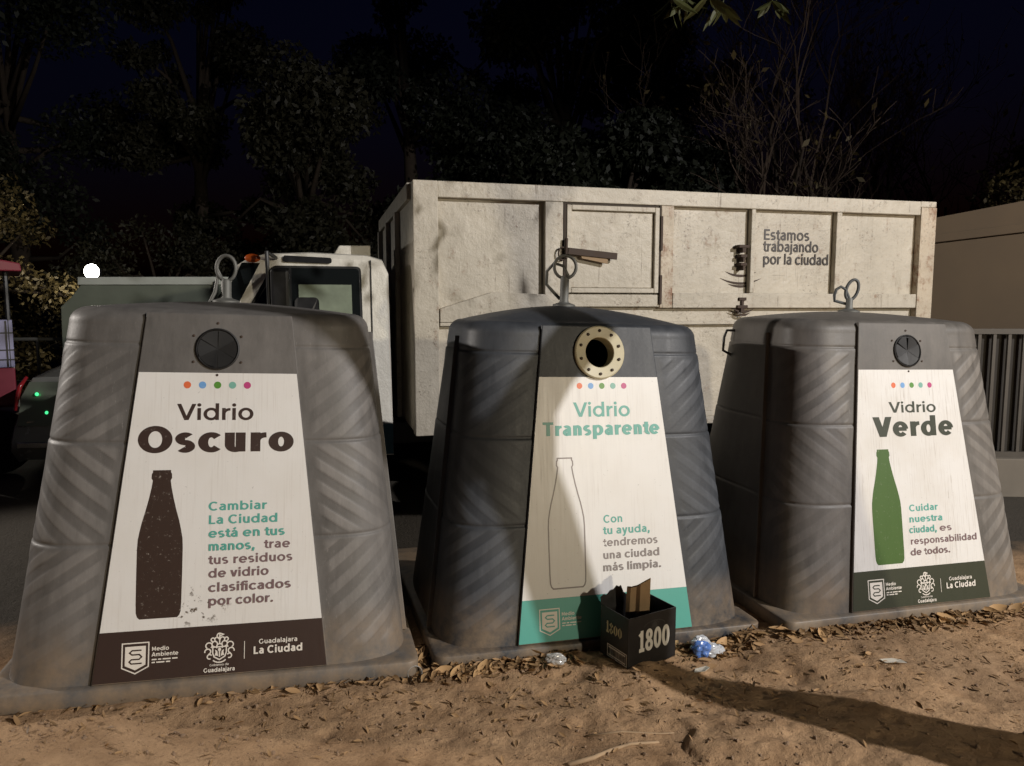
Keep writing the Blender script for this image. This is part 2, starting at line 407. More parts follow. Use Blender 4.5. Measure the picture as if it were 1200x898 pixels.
def bare_tree(label, x, y, h, seed, stems=3, spread=0.35, leaves=0):
    r = random.Random(seed); z0 = gzf(x, y)
    t = empty('bare_tree', (x, y, z0), label=label, cat='tree', group='bare trees behind the truck')
    tr = MB(); tw = MB(); ends = []
    def br(p, d, L, rad, dep):
        pts = [p]; q = p.copy(); dd = d.copy()
        for _ in range(3):
            dd = (dd + Vector((r.uniform(-.2, .2), r.uniform(-.2, .2), r.uniform(-.08, .16)))).normalized()
            q = q + dd*L/3; pts.append(q.copy())
        (tr if dep < 2 else tw).tube(pts, [max(.0045, rad*k_) for k_ in (1, .85, .7, .55)], 6 if dep < 2 else 3, caps=False)
        if dep >= 6: ends.append(q); return
        for k in range(r.choice((2, 3, 3)) if dep < 4 else 2):
            s = pts[r.choice((1, 2, 3, 3))]
            nd = (dd + Vector((r.uniform(-1, 1), r.uniform(-1, 1), r.uniform(-.35, .6)))*(0.55+0.08*dep)).normalized()
            br(s, nd, L*r.uniform(.58, .82), rad*.55, dep+1)
    for k in range(stems):
        a = 2*pi*k/stems + r.random(); d = Vector((cos(a)*spread, sin(a)*spread, 1)).normalized()
        br(Vector((cos(a)*.1, sin(a)*.1, -0.05)), d, h*.42, 0.075, 0)
    tr.build('trunk', M_bark, t, smooth=True); tw.build('twigs', M_twig, t)
    if leaves:
        f = MB(); foliage(f, [(e.x, e.y, e.z, .25) for e in ends], leaves, 0.12, 0.5, seed); f.build('dry_leaves', L_yel, t)
    return t
bare_tree('bare twiggy tree with several stems behind the middle of the cargo box', 4.9, 13.5, 6.2, 31, 5, 0.28, 500)
bare_tree('thin bare tree behind the lettered panel of the cargo box', 6.5, 14.5, 6.4, 32, 4, 0.30, 350)
bare_tree('bare leaning tree behind the beige wall', 8.6, 12.8, 5.0, 33, 3, 0.5, 150)

# foreground tree: trunk just outside the frame on the right, its boughs reach over the picture
ft = empty('foreground_tree', (2.86, 1.96, gzf(2.86, 1.96)), label='foreground tree whose few lit green leaves hang into the top of the picture', cat='tree')
tr = MB()
tr.tube([(0.02, 0.03, -.08), (0, 0, 0.15), (-.03, -.06, 0.6), (-.059, -.096, 1.06), (-.052, -.086, 1.40), (-.063, -.104, 1.65), (-.063, -.103, 1.95), (-.075, -.122, 2.33), (-.083, -.136, 2.50), (-.067, -.11, 2.69), (-.025, -.041, 2.80), (.05, .08, 2.93), (.16, .22, 3.2), (.2, .3, 4.2)],
        [.34, .27, .20, .145, .098, .072, .085, .085, .085, .085, .08, .08, .07, .04], 12)
tr.tube([(-.08, -.13, 2.48), (-.20, -.30, 2.95), (-.34, -.5, 3.4), (-.4, -.6, 4.2)], [.06, .055, .05, .03], 10)
tr.tube([(.12, .16, 3.1), (-.2, .42, 3.28), (-.7, .6, 3.30), (-1.2, .75, 3.22), (-1.75, .96, 3.12), (-2.3, .99, 3.07)], [.05, .042, .034, .024, .014, .007], 7)
tr.build('trunk', M_bark, ft, smooth=True)
lf = MB()
def hang_leaf(mb, base, d, L, w, curl=0.2):
    d = Vector(d).normalized(); sd = d.cross(Vector((random.uniform(-1, 1), random.uniform(-1, 1), .3))).normalized(); nn = d.cross(sd)
    vs = []; fs = []
    for i, (tt, ww) in enumerate(((0, .08), (.25, .8), (.5, 1), (.75, .65), (1, .04))):
        c = Vector(base) + d*L*tt + nn*(-curl*L*tt*tt)
        vs += [c+sd*w*ww*.5+nn*w*.12*ww, c, c-sd*w*ww*.5+nn*w*.12*ww]
    for i in range(4): fs += [(3*i, 3*i+1, 3*i+4, 3*i+3), (3*i+1, 3*i+2, 3*i+5, 3*i+4)]
    mb.add(vs, fs)
o0 = Vector((2.86, 1.96, 0))
for k, (wx, wy, wz) in enumerate(((.60, 2.92, 2.79), (.66, 2.95, 2.80), (.74, 2.92, 2.80), (.80, 2.95, 2.78), (.97, 2.9, 2.77), (.995, 2.93, 2.78))):
    b = Vector((wx, wy, wz)) - o0
    tr2 = MB()
    for q in range(6):
        a = random.uniform(0, 2*pi)
        hang_leaf(lf, b, (cos(a)*.75, sin(a)*.5, -.55-random.random()*.4), random.uniform(.07, .125), .026)
    lf.tube([b, b+Vector((0.03, 0.02, .12)), b+Vector((.05, .02, .30))], .003, 4)
cl = [(-.5+random.uniform(-1.2, 1.2), .3+random.uniform(-1.2, 1.0), 4.0+random.uniform(-.4, 1.2), .5) for _ in range(12)]
foliage(lf, cl, 260, 0.13, 0.3, 77)
lf.build('leaves', L_green, ft)

# ------------------------------------------------------------------ beige wall, fence, low wall (right)
M_beige = simple('beige_rendered_wall', (0.125, 0.088, 0.052), .9, 0, .3, 1.3)
M_conc = simple('concrete', (0.15, 0.13, 0.105), 0.85, 0, 0.25, 5)
bw = empty('boundary_wall', (5.3, 9.6, 0), (0, 0, radians(-24)), label='tall beige rendered wall with a sloping stepped top beyond the truck', cat='wall')
m = MB(); m.prism([(-.6, -.3), (7, -.3), (7, 3.9), (.05, 2.72), (-.6, 2.72)], 0, .22); m.build('wall', M_beige, bw, bevel=.008)
m = MB(); m.prism([(-.6, 2.34), (7, 3.10), (7, 3.22), (-.6, 2.44)], -.05, -.002); m.build('ledge', M_beige, bw, bevel=.008)
lw = empty('low_wall', (3.2, 6.28, 0), (0, 0, radians(-3)), label='low pale concrete wall under the barred steel fence', cat='wall')
m = MB(); m.box((0, 0, -.2), (4.5, .18, .31)); m.build('wall', M_conc, lw, bevel=.01)
sf = empty('steel_fence', (3.2, 6.36, 0.31), (0, 0, radians(-3)), label='dark steel fence of upright grey bars on the low concrete wall', cat='fence')
M_bar = simple('grey_fence_paint', (0.065, 0.056, 0.046), 0.6, .2, .4, 8)
m = MB(); m.box((0, -.02, 1.06), (4.5, .02, 1.105)); m.box((0, -.02, .0), (4.5, .02, .05)); m.build('rail', M_bar, sf)
for k in range(36):
    m = MB(); m.box((0.02+.124*k, -.013, .05), (0.046+.124*k, .013, 1.06)); m.build('bar', M_bar, sf)
m = MB(); m.box((0, .05, -.0), (4.5, .06, 1.09)); m.build('darkness_sheet', simple('dark_sheet', (0.02, 0.016, 0.012), .8), sf)  # dark sheet added to stand in for the unlit space behind the bars

# ------------------------------------------------------------------ truck
TY = radians(14.7)
T0 = Vector((-0.75, 5.70, 0.0))
truck = empty('dump_truck', tuple(T0), (0, 0, TY), label='grimy white dump truck with a tall panelled cargo box parked behind the bottle banks', cat='truck')
W = 2.75
b = MB()
b.box((0.01, .052, .62), (4.77, W-.02, .70)); b.box((0.01, .052, .70), (4.77, .08, 2.50)); b.box((0.01, W-.06, .70), (4.77, W-.02, 2.50))
b.box((4.70, .06, .70), (4.765, W-.06, 2.50))
cargo = b.build('cargo_box', M_white, truck, bevel=.004)
def cg(name, boxes, mat, bev=.006, **k):
    m_ = MB()
    for a_, c_ in boxes: m_.box(a_, c_)
    return m_.build(name, mat, cargo, bevel=bev, **k)
cg('top_rail', [((.19, -.012, 2.428), (4.61, .050, 2.55)), ((4.61, -.012, 2.50), (4.78, .050, 2.552))], M_white)
cg('far_rail', [((.0, W-.06, 2.43), (4.78, W, 2.55))], M_white)
cg('corner_post', [((0, -.022, .60), (.19, .12, 2.549))], M_white)
cg('end_post', [((4.612, -.02, .60), (4.78, .07, 2.498))], M_rusty)
cg('post', [((1.045, -.008, 1.59), (1.195, .050, 2.427))], M_white)
cg('rusty_post', [((2.045, -.010, 1.59), (2.158, .050, 2.427))], M_rusty, label='rust streaked post beside the cargo door')
cg('post', [((2.885, -.008, 1.72), (2.925, .050, 2.427))], M_white)
cg('post', [((3.732, -.008, 1.72), (3.785, .050, 2.427))], M_white)
cg('middle_rail', [((1.2, -.012, 1.60), (2.04, .050, 1.70)), ((2.16, -.012, 1.59), (4.61, .050, 1.715))], M_white)
m_ = MB(); m_.prism([(.2, 1.48), (1.19, 1.48), (1.19, 1.588), (1.04, 1.70), (.605, 1.712), (.2, 1.585)], -.014, .050); m_.build('pressed_plate', M_white, cargo, bevel=.005)
cg('lower_rail', [((.2, -.006, 1.45), (4.6, .050, 1.478)), ((.2, -.016, .60), (4.6, .050, .66))], M_white)
# cargo door: frame, panel, latch
cg('door_frame', [((1.222, -.020, 1.712), (1.262, .050, 2.408)), ((1.985, -.020, 1.712), (2.025, .050, 2.408)), ((1.262, -.020, 2.368), (1.985, .050, 2.408)), ((1.262, -.020, 1.712), (1.985, .050, 1.752))], M_white)
cg('door_panel', [((1.264, .012, 1.754), (1.983, .048, 2.366))], M_white)
for z0_, z1_ in ((1.62, 1.86), (2.06, 2.34)): cg('hinge', [((2.030, -.032, z0_), (2.052, -.012, z1_))], M_steel_dark, .003)
lm = MB(); Mx = Matrix.Translation((1.22, -.05, 2.045)) @ Matrix.Rotation(radians(5), 4, 'Y')
lm.box((0, -.012, -.03), (.42, .012, .022), 0, Mx); lm.tube([(1.21, -.045, 2.14), (1.205, -.05, 1.98)], .014, 8)
lm.build('latch', M_steel_dark, cargo, bevel=.003)
lm = MB(); lm.prism([(1.33, 2.015), (1.56, 1.995), (1.56, 1.945), (1.34, 1.985)], -.050, -.028); lm.build('latch_plate', simple('weathered_wood', (.32, .22, .13), .8), cargo)
lm = MB(); lm.tube([(1.18+.035*cos(a), -.04, 2.02+.05*sin(a)) for a in np.linspace(0, 2*pi, 17)[:-1]], .007, 6, closed=True); lm.build('latch_ring', M_steel_dark, cargo)
gp = simple('grime', (.045, .032, .022), .8)
for a_, c_ in (((1.198, -.0125, 1.70), (1.219, .048, 2.425)), ((2.027, -.0125, 1.70), (2.043, .048, 2.425)), ((1.222, -.004, 2.411), (2.025, .048, 2.4245))):
    cg('door_gap', [(a_, c_)], gp, 0)
# hooks with rusty run marks
for z, w2 in ((2.11, .05), (2.03, .03), (1.96, .03), (1.665, .035), (1.60, .05)):
    hk = MB(); hk.box((2.81-w2, -.03, z-.012), (2.81+w2, .045, z+.014)); hk.box((2.81-w2*.35, -.03, z-.05), (2.81+w2*.35, .045, z-.012))
    hk.build('tarp_hook', M_steel_dark, cargo, bevel=.003)
for z, ww, k in ((1.865, .15, .035), (1.80, .20, .045), (1.775, .12, .02), (1.555, .10, .03), (1.53, .06, .02)):
    y = .0505 if z > 1.72 else -.0125
    A = []; Bq = []
    for i in range(13):
        t_ = -1+2*i/12; th = .010*(1-t_*t_)+.001
        A.append((2.81+.02+t_*ww, y-.0005, z+k*t_*t_+th)); Bq.append((2.81+.02+t_*ww, y-.0005, z+k*t_*t_-th))
    rm = MB(); rm.add(A+Bq, [(i, i+1, 14+i, 13+i) for i in range(12)]); rm.build('rust_mark', M_steel_dark, cargo)
# headboard at the front of the box, seen edge on
hb = MB(); hb.box((.0, .122, .62), (.05, W, 2.42)); hb.box((-.03, .122, 2.42), (.07, W, 2.548))
for y in (.9, 1.75, W-.12): hb.box((-.045, y, .62), (-.002, y+.11, 2.418))
hb.build('headboard', M_white, cargo, bevel=.005)
# chassis and wheels
ch = MB(); ch.box((-2.1, .7, .42), (4.7, .82, .60)); ch.box((-2.1, 1.9, .42), (4.7, 2.02, .60)); ch.box((.6, .05, .40), (.8, 2.6, .598)); ch.box((3.9, .05, .40), (4.1, 2.6, .598))
ch.build('chassis', M_black, truck)
M_tyre = simple('tyre_rubber', (.018, .018, .018), .85)
def wheel(x, y, s):
    g = gzf(*((T0 + Matrix.Rotation(TY, 3, 'Z') @ Vector((x, y, 0))).xy))
    Mx = Matrix.Translation((x, y, .43+g)) @ Matrix.Rotation(radians(90*s), 4, 'X')
    w = MB(); w.lathe([(.22, -.12), (.40, -.125), (.43, -.09), (.43, .09), (.40, .125), (.22, .12), (.22, -.12)], 36, Mx); wo = w.build('wheel', M_tyre, truck, auto=40)
    w = MB(); w.lathe([(0.001, .04), (.08, .06), (.10, .02), (.20, .05), (.222, .11), (.222, -.11), (.001, -.10)], 28, Mx); w.build('rim', M_galv, wo, auto=40)
for x in (3.2,): 
    for y, s in ((.26, 1), (2.4, -1)): wheel(x, y, s)
for y, s in ((.16, 1), (2.2, -1)): wheel(-1.55, y, s)
# cab: side profile extruded across the truck, roof crowned by a second, narrower section
CW = 2.25
prof = [(-.17, .46), (-.17, 1.86), (-.215, 1.965), (-.33, 2.0), (-.75, 2.015), (-1.08, 2.0), (-1.22, 1.955), (-1.30, 1.90), (-1.345, 1.78), (-1.50, 1.45), (-1.60, 1.36), (-2.02, 1.30), (-2.13, 1.18), (-2.16, .70), (-2.13, .50), (-2.05, .50)]
prof += [(-1.55+.48*cos(a), .46+.48*sin(a)) for a in np.linspace(2.95, 0.1, 12)]
cb = MB()
sec = [(0.02, 1.0), (.10, 1.012), (CW-.10, 1.012), (CW-.02, 1.0)]
ny = [0.0, .03, .10, CW*.5, CW-.10, CW-.03, CW]
ring = []
for j, y in enumerate(ny):
    ins = (.045, .012, 0, -.012, 0, .012, .045)[j]
    cx_, cz_ = -1.0, 1.2
    R_ = []
    for x, z in prof:
        zz = z - (ins if z > 1.3 else 0); xx = x + (ins if x < -1.1 and z > .6 else 0) - (ins*.6 if x > -.3 and z > .5 else 0)
        R_.append((xx, y + (.14*(z-1.45)/.5 if (j < 3 and z > 1.45) else (-.14*(z-1.45)/.5 if (j > 3 and z > 1.45) else 0)), zz))
    ring.append(R_)
n_ = len(prof)
cb.add([p for R_ in ring for p in R_], [(j*n_+i, j*n_+(i+1) % n_, (j+1)*n_+(i+1) % n_, (j+1)*n_+i) for j in range(len(ny)-1) for i in range(n_)] + [tuple(range(n_-1, -1, -1)), tuple((len(ny)-1)*n_+i for i in range(n_))])
cab = cb.build('cab', M_white2, truck, auto=32)
def cy(z): return .14*max(0, z-1.45)/.5      # how far the cab side leans in at a height
def cabpoly(name, pts, mat, off=-.006, th=.004, **k):
    m_ = MB(); A = [(x, cy(z)+off, z) for x, z in pts]; Bq = [(x, cy(z)+off+th, z) for x, z in pts]; n = len(pts)
    m_.add(A+Bq, [tuple(range(n)), tuple(range(2*n-1, n-1, -1))]+[(i, i+n, (i+1) % n+n, (i+1) % n) for i in range(n)]); return m_.build(name, mat, cab, **k)
M_glass = glass('cab_glass', (.010, .012, .012), .06)
M_trim = simple('window_rubber', (.010, .010, .010), .5)
def rnd(poly, r=.03, n=4):
    out = []; N = len(poly)
    for i in range(N):
        p = Vector(poly[i]); a = (Vector(poly[i-1])-p); c = (Vector(poly[(i+1) % N])-p)
        ra = min(r, a.length*.45); rc = min(r, c.length*.45); A = p+a.normalized()*ra; Cc = p+c.normalized()*rc
        for k in range(n+1):
            t_ = k/n; out.append(tuple(A*(1-t_)**2 + p*2*t_*(1-t_) + Cc*t_*t_))
    return out
win = [(-.382, 1.30), (-.385, 1.905), (-1.03, 1.905), (-1.195, 1.60), (-1.30, 1.38), (-1.30, 1.30)]
cabpoly('window_trim', rnd(win, .04), M_trim, -.004, .003)
cabpoly('side_window', rnd([(-.40, 1.31), (-.402, 1.888), (-1.015, 1.888), (-1.178, 1.59), (-1.28, 1.38), (-1.28, 1.31)], .03), M_glass, -.009, .004)
cabpoly('windscreen_corner', [(-1.115, 1.922), (-1.243, 1.922), (-1.385, 1.64), (-1.47, 1.46), (-1.365, 1.45), (-1.275, 1.61)], M_glass, -.006, .004)
cabpoly('quarter_light_bar', [(-.895, 1.31), (-.895, 1.886), (-.912, 1.886), (-.912, 1.31)], M_black, -.016, .006)
# the bright rear window seen through the glass: a pale curtain and the headrest inside
cabpoly('window_curtain', [(-.46, 1.32), (-.46, 1.765), (-.845, 1.765), (-.845, 1.32)], simple('pale_curtain', (.20, .235, .17), .8, 0, .45, 9), -.0125, .003)
cabpoly('headrest', rnd([(-.70, 1.32), (-.70, 1.67), (-.875, 1.67), (-.875, 1.32)], .04), M_black, -.017, .004)
cabpoly('roof_vent', rnd([(-.60, 1.925), (-.60, 1.968), (-.95, 1.982), (-.95, 1.934)], .018), M_black, -.012, .008)
cabpoly('door_seam', [(-.306, .52), (-.306, 1.955), (-.316, 1.955), (-.316, .52)], M_trim, -.0035, .003)
cabpoly('teal_skirt', [(-.172, .47), (-.172, .705), (-1.40, .705), (-1.40, .47)], simple('teal_paint', (.012, .085, .125), .4), -.004, .003)
m_ = MB()
for y0, y1 in ((.10, CW-.10),):
    m_.add([(-1.338, y0+.06, 1.80-.01), (-1.338, y1-.06, 1.79), (-1.512, y1, 1.46), (-1.512, y0, 1.46)], [(0, 1, 2, 3)])
    m_.add([(-1.30, y0+.08, 1.892), (-1.30, y1-.08, 1.892), (-1.338, y1-.06, 1.79), (-1.338, y0+.06, 1.79)], [(0, 1, 2, 3)])
for i_, v_ in enumerate(m_.v): m_.v[i_] = (v_[0]-.012, v_[1], v_[2]+.006)
m_.build('windscreen', M_glass, cab)
m_ = MB(); m_.lathe([(.0, .02), (.03, .016), (.045, 0)], 16, Matrix.Translation((-1.165, .108, 1.955)) @ Matrix.Rotation(radians(90), 4, 'X') @ Matrix.Diagonal((1.25, .72, 1, 1))); m_.build('marker_light', simple('amber_lens', (.45, .085, .015), .25), cab, smooth=True)
m_ = MB(); m_.prism([(-.28, 2.0), (-.28, 2.10), (-.53, 2.095), (-.585, 2.008)], .55, 1.8); m_.build('roof_box', M_white2, cab, bevel=.01)
mr = MB()
mr.tube([(-1.04, -.14, 1.30), (-1.05, -.14, 1.99)], .014, 8); mr.tube([(-1.05, -.14, 1.985), (-1.0, .12, 1.96)], .013, 8); mr.tube([(-1.04, -.14, 1.34), (-1.05, .02, 1.32)], .013, 8)
mr.build('mirror_arm', M_black, cab)
m_ = MB(); m_.box((-1.03, -.20, 1.42), (-.90, -.08, 1.87)); mo = m_.build('mirror', M_black, cab, bevel=.025)


# ------------------------------------------------------------------ lettering: a monoline geometric alphabet, cap height 1
XH = 0.745
def arc(cx, cy_, rx, ry, a0, a1, n=None):
    n = n or max(6, int(abs(a1-a0)/9))
    return [(cx+rx*cos(radians(a0+(a1-a0)*k/n)), cy_+ry*sin(radians(a0+(a1-a0)*k/n))) for k in range(n+1)]
def glyph(c, t, h):
    """strokes (points, closed) and advance width; t, h = pen width and height"""
    X = XH; i = t/2; j = h/2; e = .02
    def bowl(x0, w, y0=-e, y1=X+e): return (arc(x0+w/2, (y0+y1)/2, (w-t)/2, (y1-y0-h)/2, 0, 360, 44)[:-1], True)
    sb = .08; W = .80; N = .64
    L = lambda *p: (list(p), False)
    if c == ' ': return [], .36
    if c == 'o': return [bowl(.05, W)], W+.10
    if c == 'c': return [(arc(.05+W/2, X/2, (W-t)/2, (X+2*e-h)/2, 42, 318), False)], W*.92+.05
    if c == 'e':
        return [(arc(.05+W/2, X/2, (W-t)/2, (X+2*e-h)/2, 0, 318), False), L((.05+i, X*.5), (.05+W-i*.6, X*.5))], W+.09
    if c in 'aá':
        w = .62; r = (w-t)/2
        g = [(arc(.06+w/2, X+e-j-r*.85, r, r*.85, 150, 0)+[(.06+w-i, 0)], False),
             ([(.06+w-i, X*.57), (.06+w*.48, X*.57)]+arc(.06+w*.42, X*.285+j*.25, w*.42-i, X*.285-j*.75, 90, 270)+arc(.06+w*.46, X*.42, w*.54-i, X*.42-j+e, 270, 350), False)]
        if c == 'á': g.append(L((.06+w*.42, X+.12), (.06+w*.70, X+.30)))
        return g, w+.06+sb
    if c in 'bdpq':
        s_ = sb+i if c in 'bp' else .05+W-i
        y0, y1 = (0, 1.04) if c in 'bd' else (-.28, X)
        return [bowl(sb if c in 'bp' else .05, W), L((s_, y0), (s_, y1))], W+.05+sb
    if c == 'g':
        s_ = .05+W-i
        return [bowl(.05, W, .03, X+e), ([(s_, X), (s_, 0)]+arc(.05+W/2, 0, (W-t)/2, .29-j, 0, -140), False)], W+.05+sb
    if c in 'nm' or c == 'u' or c == 'r':
        def arch(x0, w): r = (w-t)/2; ry = min(.36, r*1.15); return (([(x0+i, X-ry*.8-.1)]+arc(x0+w/2, X+e-j-ry, r, ry, 168, 0)+[(x0+w-i, 0)]), False)
        if c == 'n': return [L((sb+i, 0), (sb+i, X)), arch(sb, N)], N+2*sb
        if c == 'm': n2 = .60; return [L((sb+i, 0), (sb+i, X)), arch(sb, n2), arch(sb+n2-t, n2)], 2*n2-t+2*sb
        if c == 'u':
            st, _ = arch(0, N)
            return [([(sb+N-x, X-y) for x, y in st], False), L((sb+N-i, 0), (sb+N-i, X))], N+2*sb
        return [L((sb+i, 0), (sb+i, X)), (arc(sb+i+.33, X-.36, .33, .36-j, 165, 88), False)], sb+i+.36
    if c in 's':
        w = .60; r = (w-t)/2; ry = (X+2*e-h)/4; cx = .04+w/2
        return [(arc(cx, X/2+ry, r, ry, 38, 270)+arc(cx, X/2-ry, r, ry, 90, -142)[1:], False)], w+.08
    if c == 'i': return [L((sb+i, 0), (sb+i, X)), (arc(sb+i, X+.19, .02, .02, 0, 360, 8)[:-1], 'dot')], t+2*sb
    if c == 'j': return [([(sb+i, X), (sb+i, -.1)]+arc(sb+i-.16, -.1, .16, .18-j, 0, -100), False), (arc(sb+i, X+.19, .02, .02, 0, 360, 8)[:-1], 'dot')], t+2*sb
    if c == 'l': return [L((sb+i, 0), (sb+i, 1.04))], t+2*sb
    if c == 't': return [([(.14+i, X+.19), (.14+i, .20)]+arc(.14+i+.2, .20, .2, .2-j+e, 180, 285), False), L((.02, X-j), (.46, X-j))], .47
    if c == 'f': return [([(.13+i, 0), (.13+i, .82)]+arc(.13+i+.2, .82, .2, .24-j, 180, 80), False), L((.02, X-j), (.45, X-j))], .42
    if c == 'v':
        a_, c_ = t*1.12, t*.58; yb = X*(1-(.36-a_)/(.36-c_))
        return [([(0, X), (a_, X), (.36, yb), (.72-a_, X), (.72, X), (.36+c_, 0), (.36-c_, 0)], 'poly')], .73
    if c == 'y': return [L((.02+i, X), (.37, .03)), L((.72-i, X), (.37, -.06), (.30, -.22), (.20, -.26), (.10, -.22))], .74
    if c == '.': return [(arc(.11+i*.9, i*.95, .02, .02, 0, 360, 8)[:-1], 'dot')], t+.18
    if c == ',': return [(arc(.11+i*.9, i*.95, .02, .02, 0, 360, 8)[:-1], 'dot'), L((.12+i, i*.8), (.06+i*.6, -.2))], t+.18
    if c == 'O': return [(arc(.55, .5, .55-.04-i, .5+e-j, 0, 360, 56)[:-1], True)], 1.10
    if c == 'C': return [(arc(.53, .5, .53-.04-i, .5+e-j, 46, 314), False)], .96
    if c == 'G': return [(arc(.53, .5, .53-.04-i, .5+e-j, 46, 322)+[(.96-i, .46)], False)], 1.06
    if c in 'VA':
        a_, c_ = t*1.14, t*.60; yb = 1-(.49-a_)/(.49-c_)
        P = [(0, 1), (a_, 1), (.49, yb), (.98-a_, 1), (.98, 1), (.49+c_, 0), (.49-c_, 0)]
        if c == 'V': return [(P, 'poly')], .96
        return [([(x, 1-y) for x, y in P], 'poly'), L((.24, .26), (.74, .26))], .98
    if c == 'T': return [L((.41, 0), (.41, 1)), L((.02, 1-j), (.80, 1-j))], .85
    if c == 'L': return [L((sb+i, 0), (sb+i, 1)), L((sb, j), (.68, j))], .72
    if c == 'E': return [L((sb+i, 0), (sb+i, 1)), L((sb, j), (.74, j)), L((sb, .5), (.68, .5)), L((sb, 1-j), (.73, 1-j))], .80
    if c == 'M': return [L((sb+i, 0), (sb+i, 1)), L((1.0-i, 0), (1.0-i, 1)), L((sb+i, .92), (.55, .25), (1.0-i, .92))], 1.10
    if c == '0': return [(arc(.36, .5, .33-i, .5-j, 0, 360, 40)[:-1], True)], .72
    if c == '8': return [(arc(.36, .745, .29-i, .255-j*.8, 0, 360, 30)[:-1], True), (arc(.36, .27, .33-i, .27-j*.8, 0, 360, 30)[:-1], True)], .72
    if c == '1': return [L((.28, 0), (.28, 1)), L((.30, .90), (.06, .76)), L((.06, j), (.50, j))], .54
    return [], .4

class Flat:
    """flat artwork (u, v, layer) put on a surface by a mapping function"""
    def __init__(s, fn): s.fn = fn; s.mb = MB(); s.k = 0
    def lay(s): s.k += 1; return s.k*0.00004
    def poly(s, pts, mi=0, hgt=None):
        o = s.lay() if hgt is None else hgt; s.mb.add([s.fn(u, v, o) for u, v in pts], [tuple(range(len(pts)))], mi)
    def ribbon(s, pts, closed, tw, th, mi=0):
        o = s.lay(); n = len(pts); A = []; B_ = []
        for k in range(n):
            p = pts[k]
            a = pts[k-1] if (closed or k > 0) else None; c = pts[(k+1) % n] if (closed or k < n-1) else None
            ds = []
            for q0, q1 in ((a, p), (p, c)):
                if q0 is None or q1 is None: continue
                d = (q1[0]-q0[0], q1[1]-q0[1]); L_ = math.hypot(*d) or 1e-9; ds.append((d[0]/L_, d[1]/L_))
            d = (sum(x for x, _ in ds), sum(y for _, y in ds)); L_ = math.hypot(*d) or 1e-9; d = (d[0]/L_, d[1]/L_)
            mit = 1/max(.45, d[0]*ds[0][0]+d[1]*ds[0][1])
            nx, ny_ = -d[1]*mit, d[0]*mit
            A.append((p[0]+nx*tw/2, p[1]+ny_*th/2)); B_.append((p[0]-nx*tw/2, p[1]-ny_*th/2))
        vs = [s.fn(u, v, o) for u, v in A+B_]
        s.mb.add(vs, [(k, (k+1) % n, n+(k+1) % n, n+k) for k in range(n if closed else n-1)], mi)
    def text(s, txt, u0, u1, v, cap, t=.2, h=None, mi=0):
        h = h or t*.86; x = 0; G_ = []
        for c in txt:
            st, adv = glyph(c, t, h); G_.append((x, st)); x += adv
        k = (u1-u0)/max(1e-6, x-.14) if u1 is not None else cap; x0 = .07
        for gx_, st in G_:
            for pts, cl in st:
                P = [(u0+(gx_+px-x0)*k, v+py*cap) for px, py in pts]
                if cl == 'dot':
                    c0 = sum(p[0] for p in P)/len(P); c1 = sum(p[1] for p in P)/len(P); r = t*.58
                    s.poly([(c0+r*k*cos(2*pi*a/14), c1+r*cap*sin(2*pi*a/14)) for a in range(14)], mi)
                elif cl == 'poly': s.poly(P, mi)
                else: s.ribbon(P, bool(cl), t*k, h*cap, mi)
    def disc(s, u, v, r, mi=0): s.poly([(u+r*cos(2*pi*a/28), v+r*sin(2*pi*a/28)) for a in range(28)], mi)
    def build(s, name, mats, parent): return s.mb.build(name, mats, parent)

# lorry lettering
M_letter = ink('black_lorry_lettering', (.035, .028, .024), .35, (.5, .45, .36))
F = Flat(lambda u, v, o: (u, .0490-o*2, v))
F.text('Estamos', 3.045, 3.495, 2.177, .092, .19); F.text('trabajando', 3.045, 3.592, 2.078, .092, .19); F.text('por la ciudad', 3.045, 3.70, 1.968, .092, .19)
F.build('lettering', M_letter, cargo)

# ------------------------------------------------------------------ bottle banks
PA0, PA1, PB0, PB1 = .4545, -.1106, .7622, -.1874
ZT, ZW, ZB, ZZ = 1.5088, 1.2607, .2446, .0481
PL = sqrt(1+PB1*PB1); PN = Vector((0, -1, -PB1))/PL
def pp(u, z, off=0.0): return Vector((u, -(PB0+PB1*z), z)) + PN*off
def phw(z): return PA0+PA1*z
RINGS = (0.575, 0.975, 1.375)

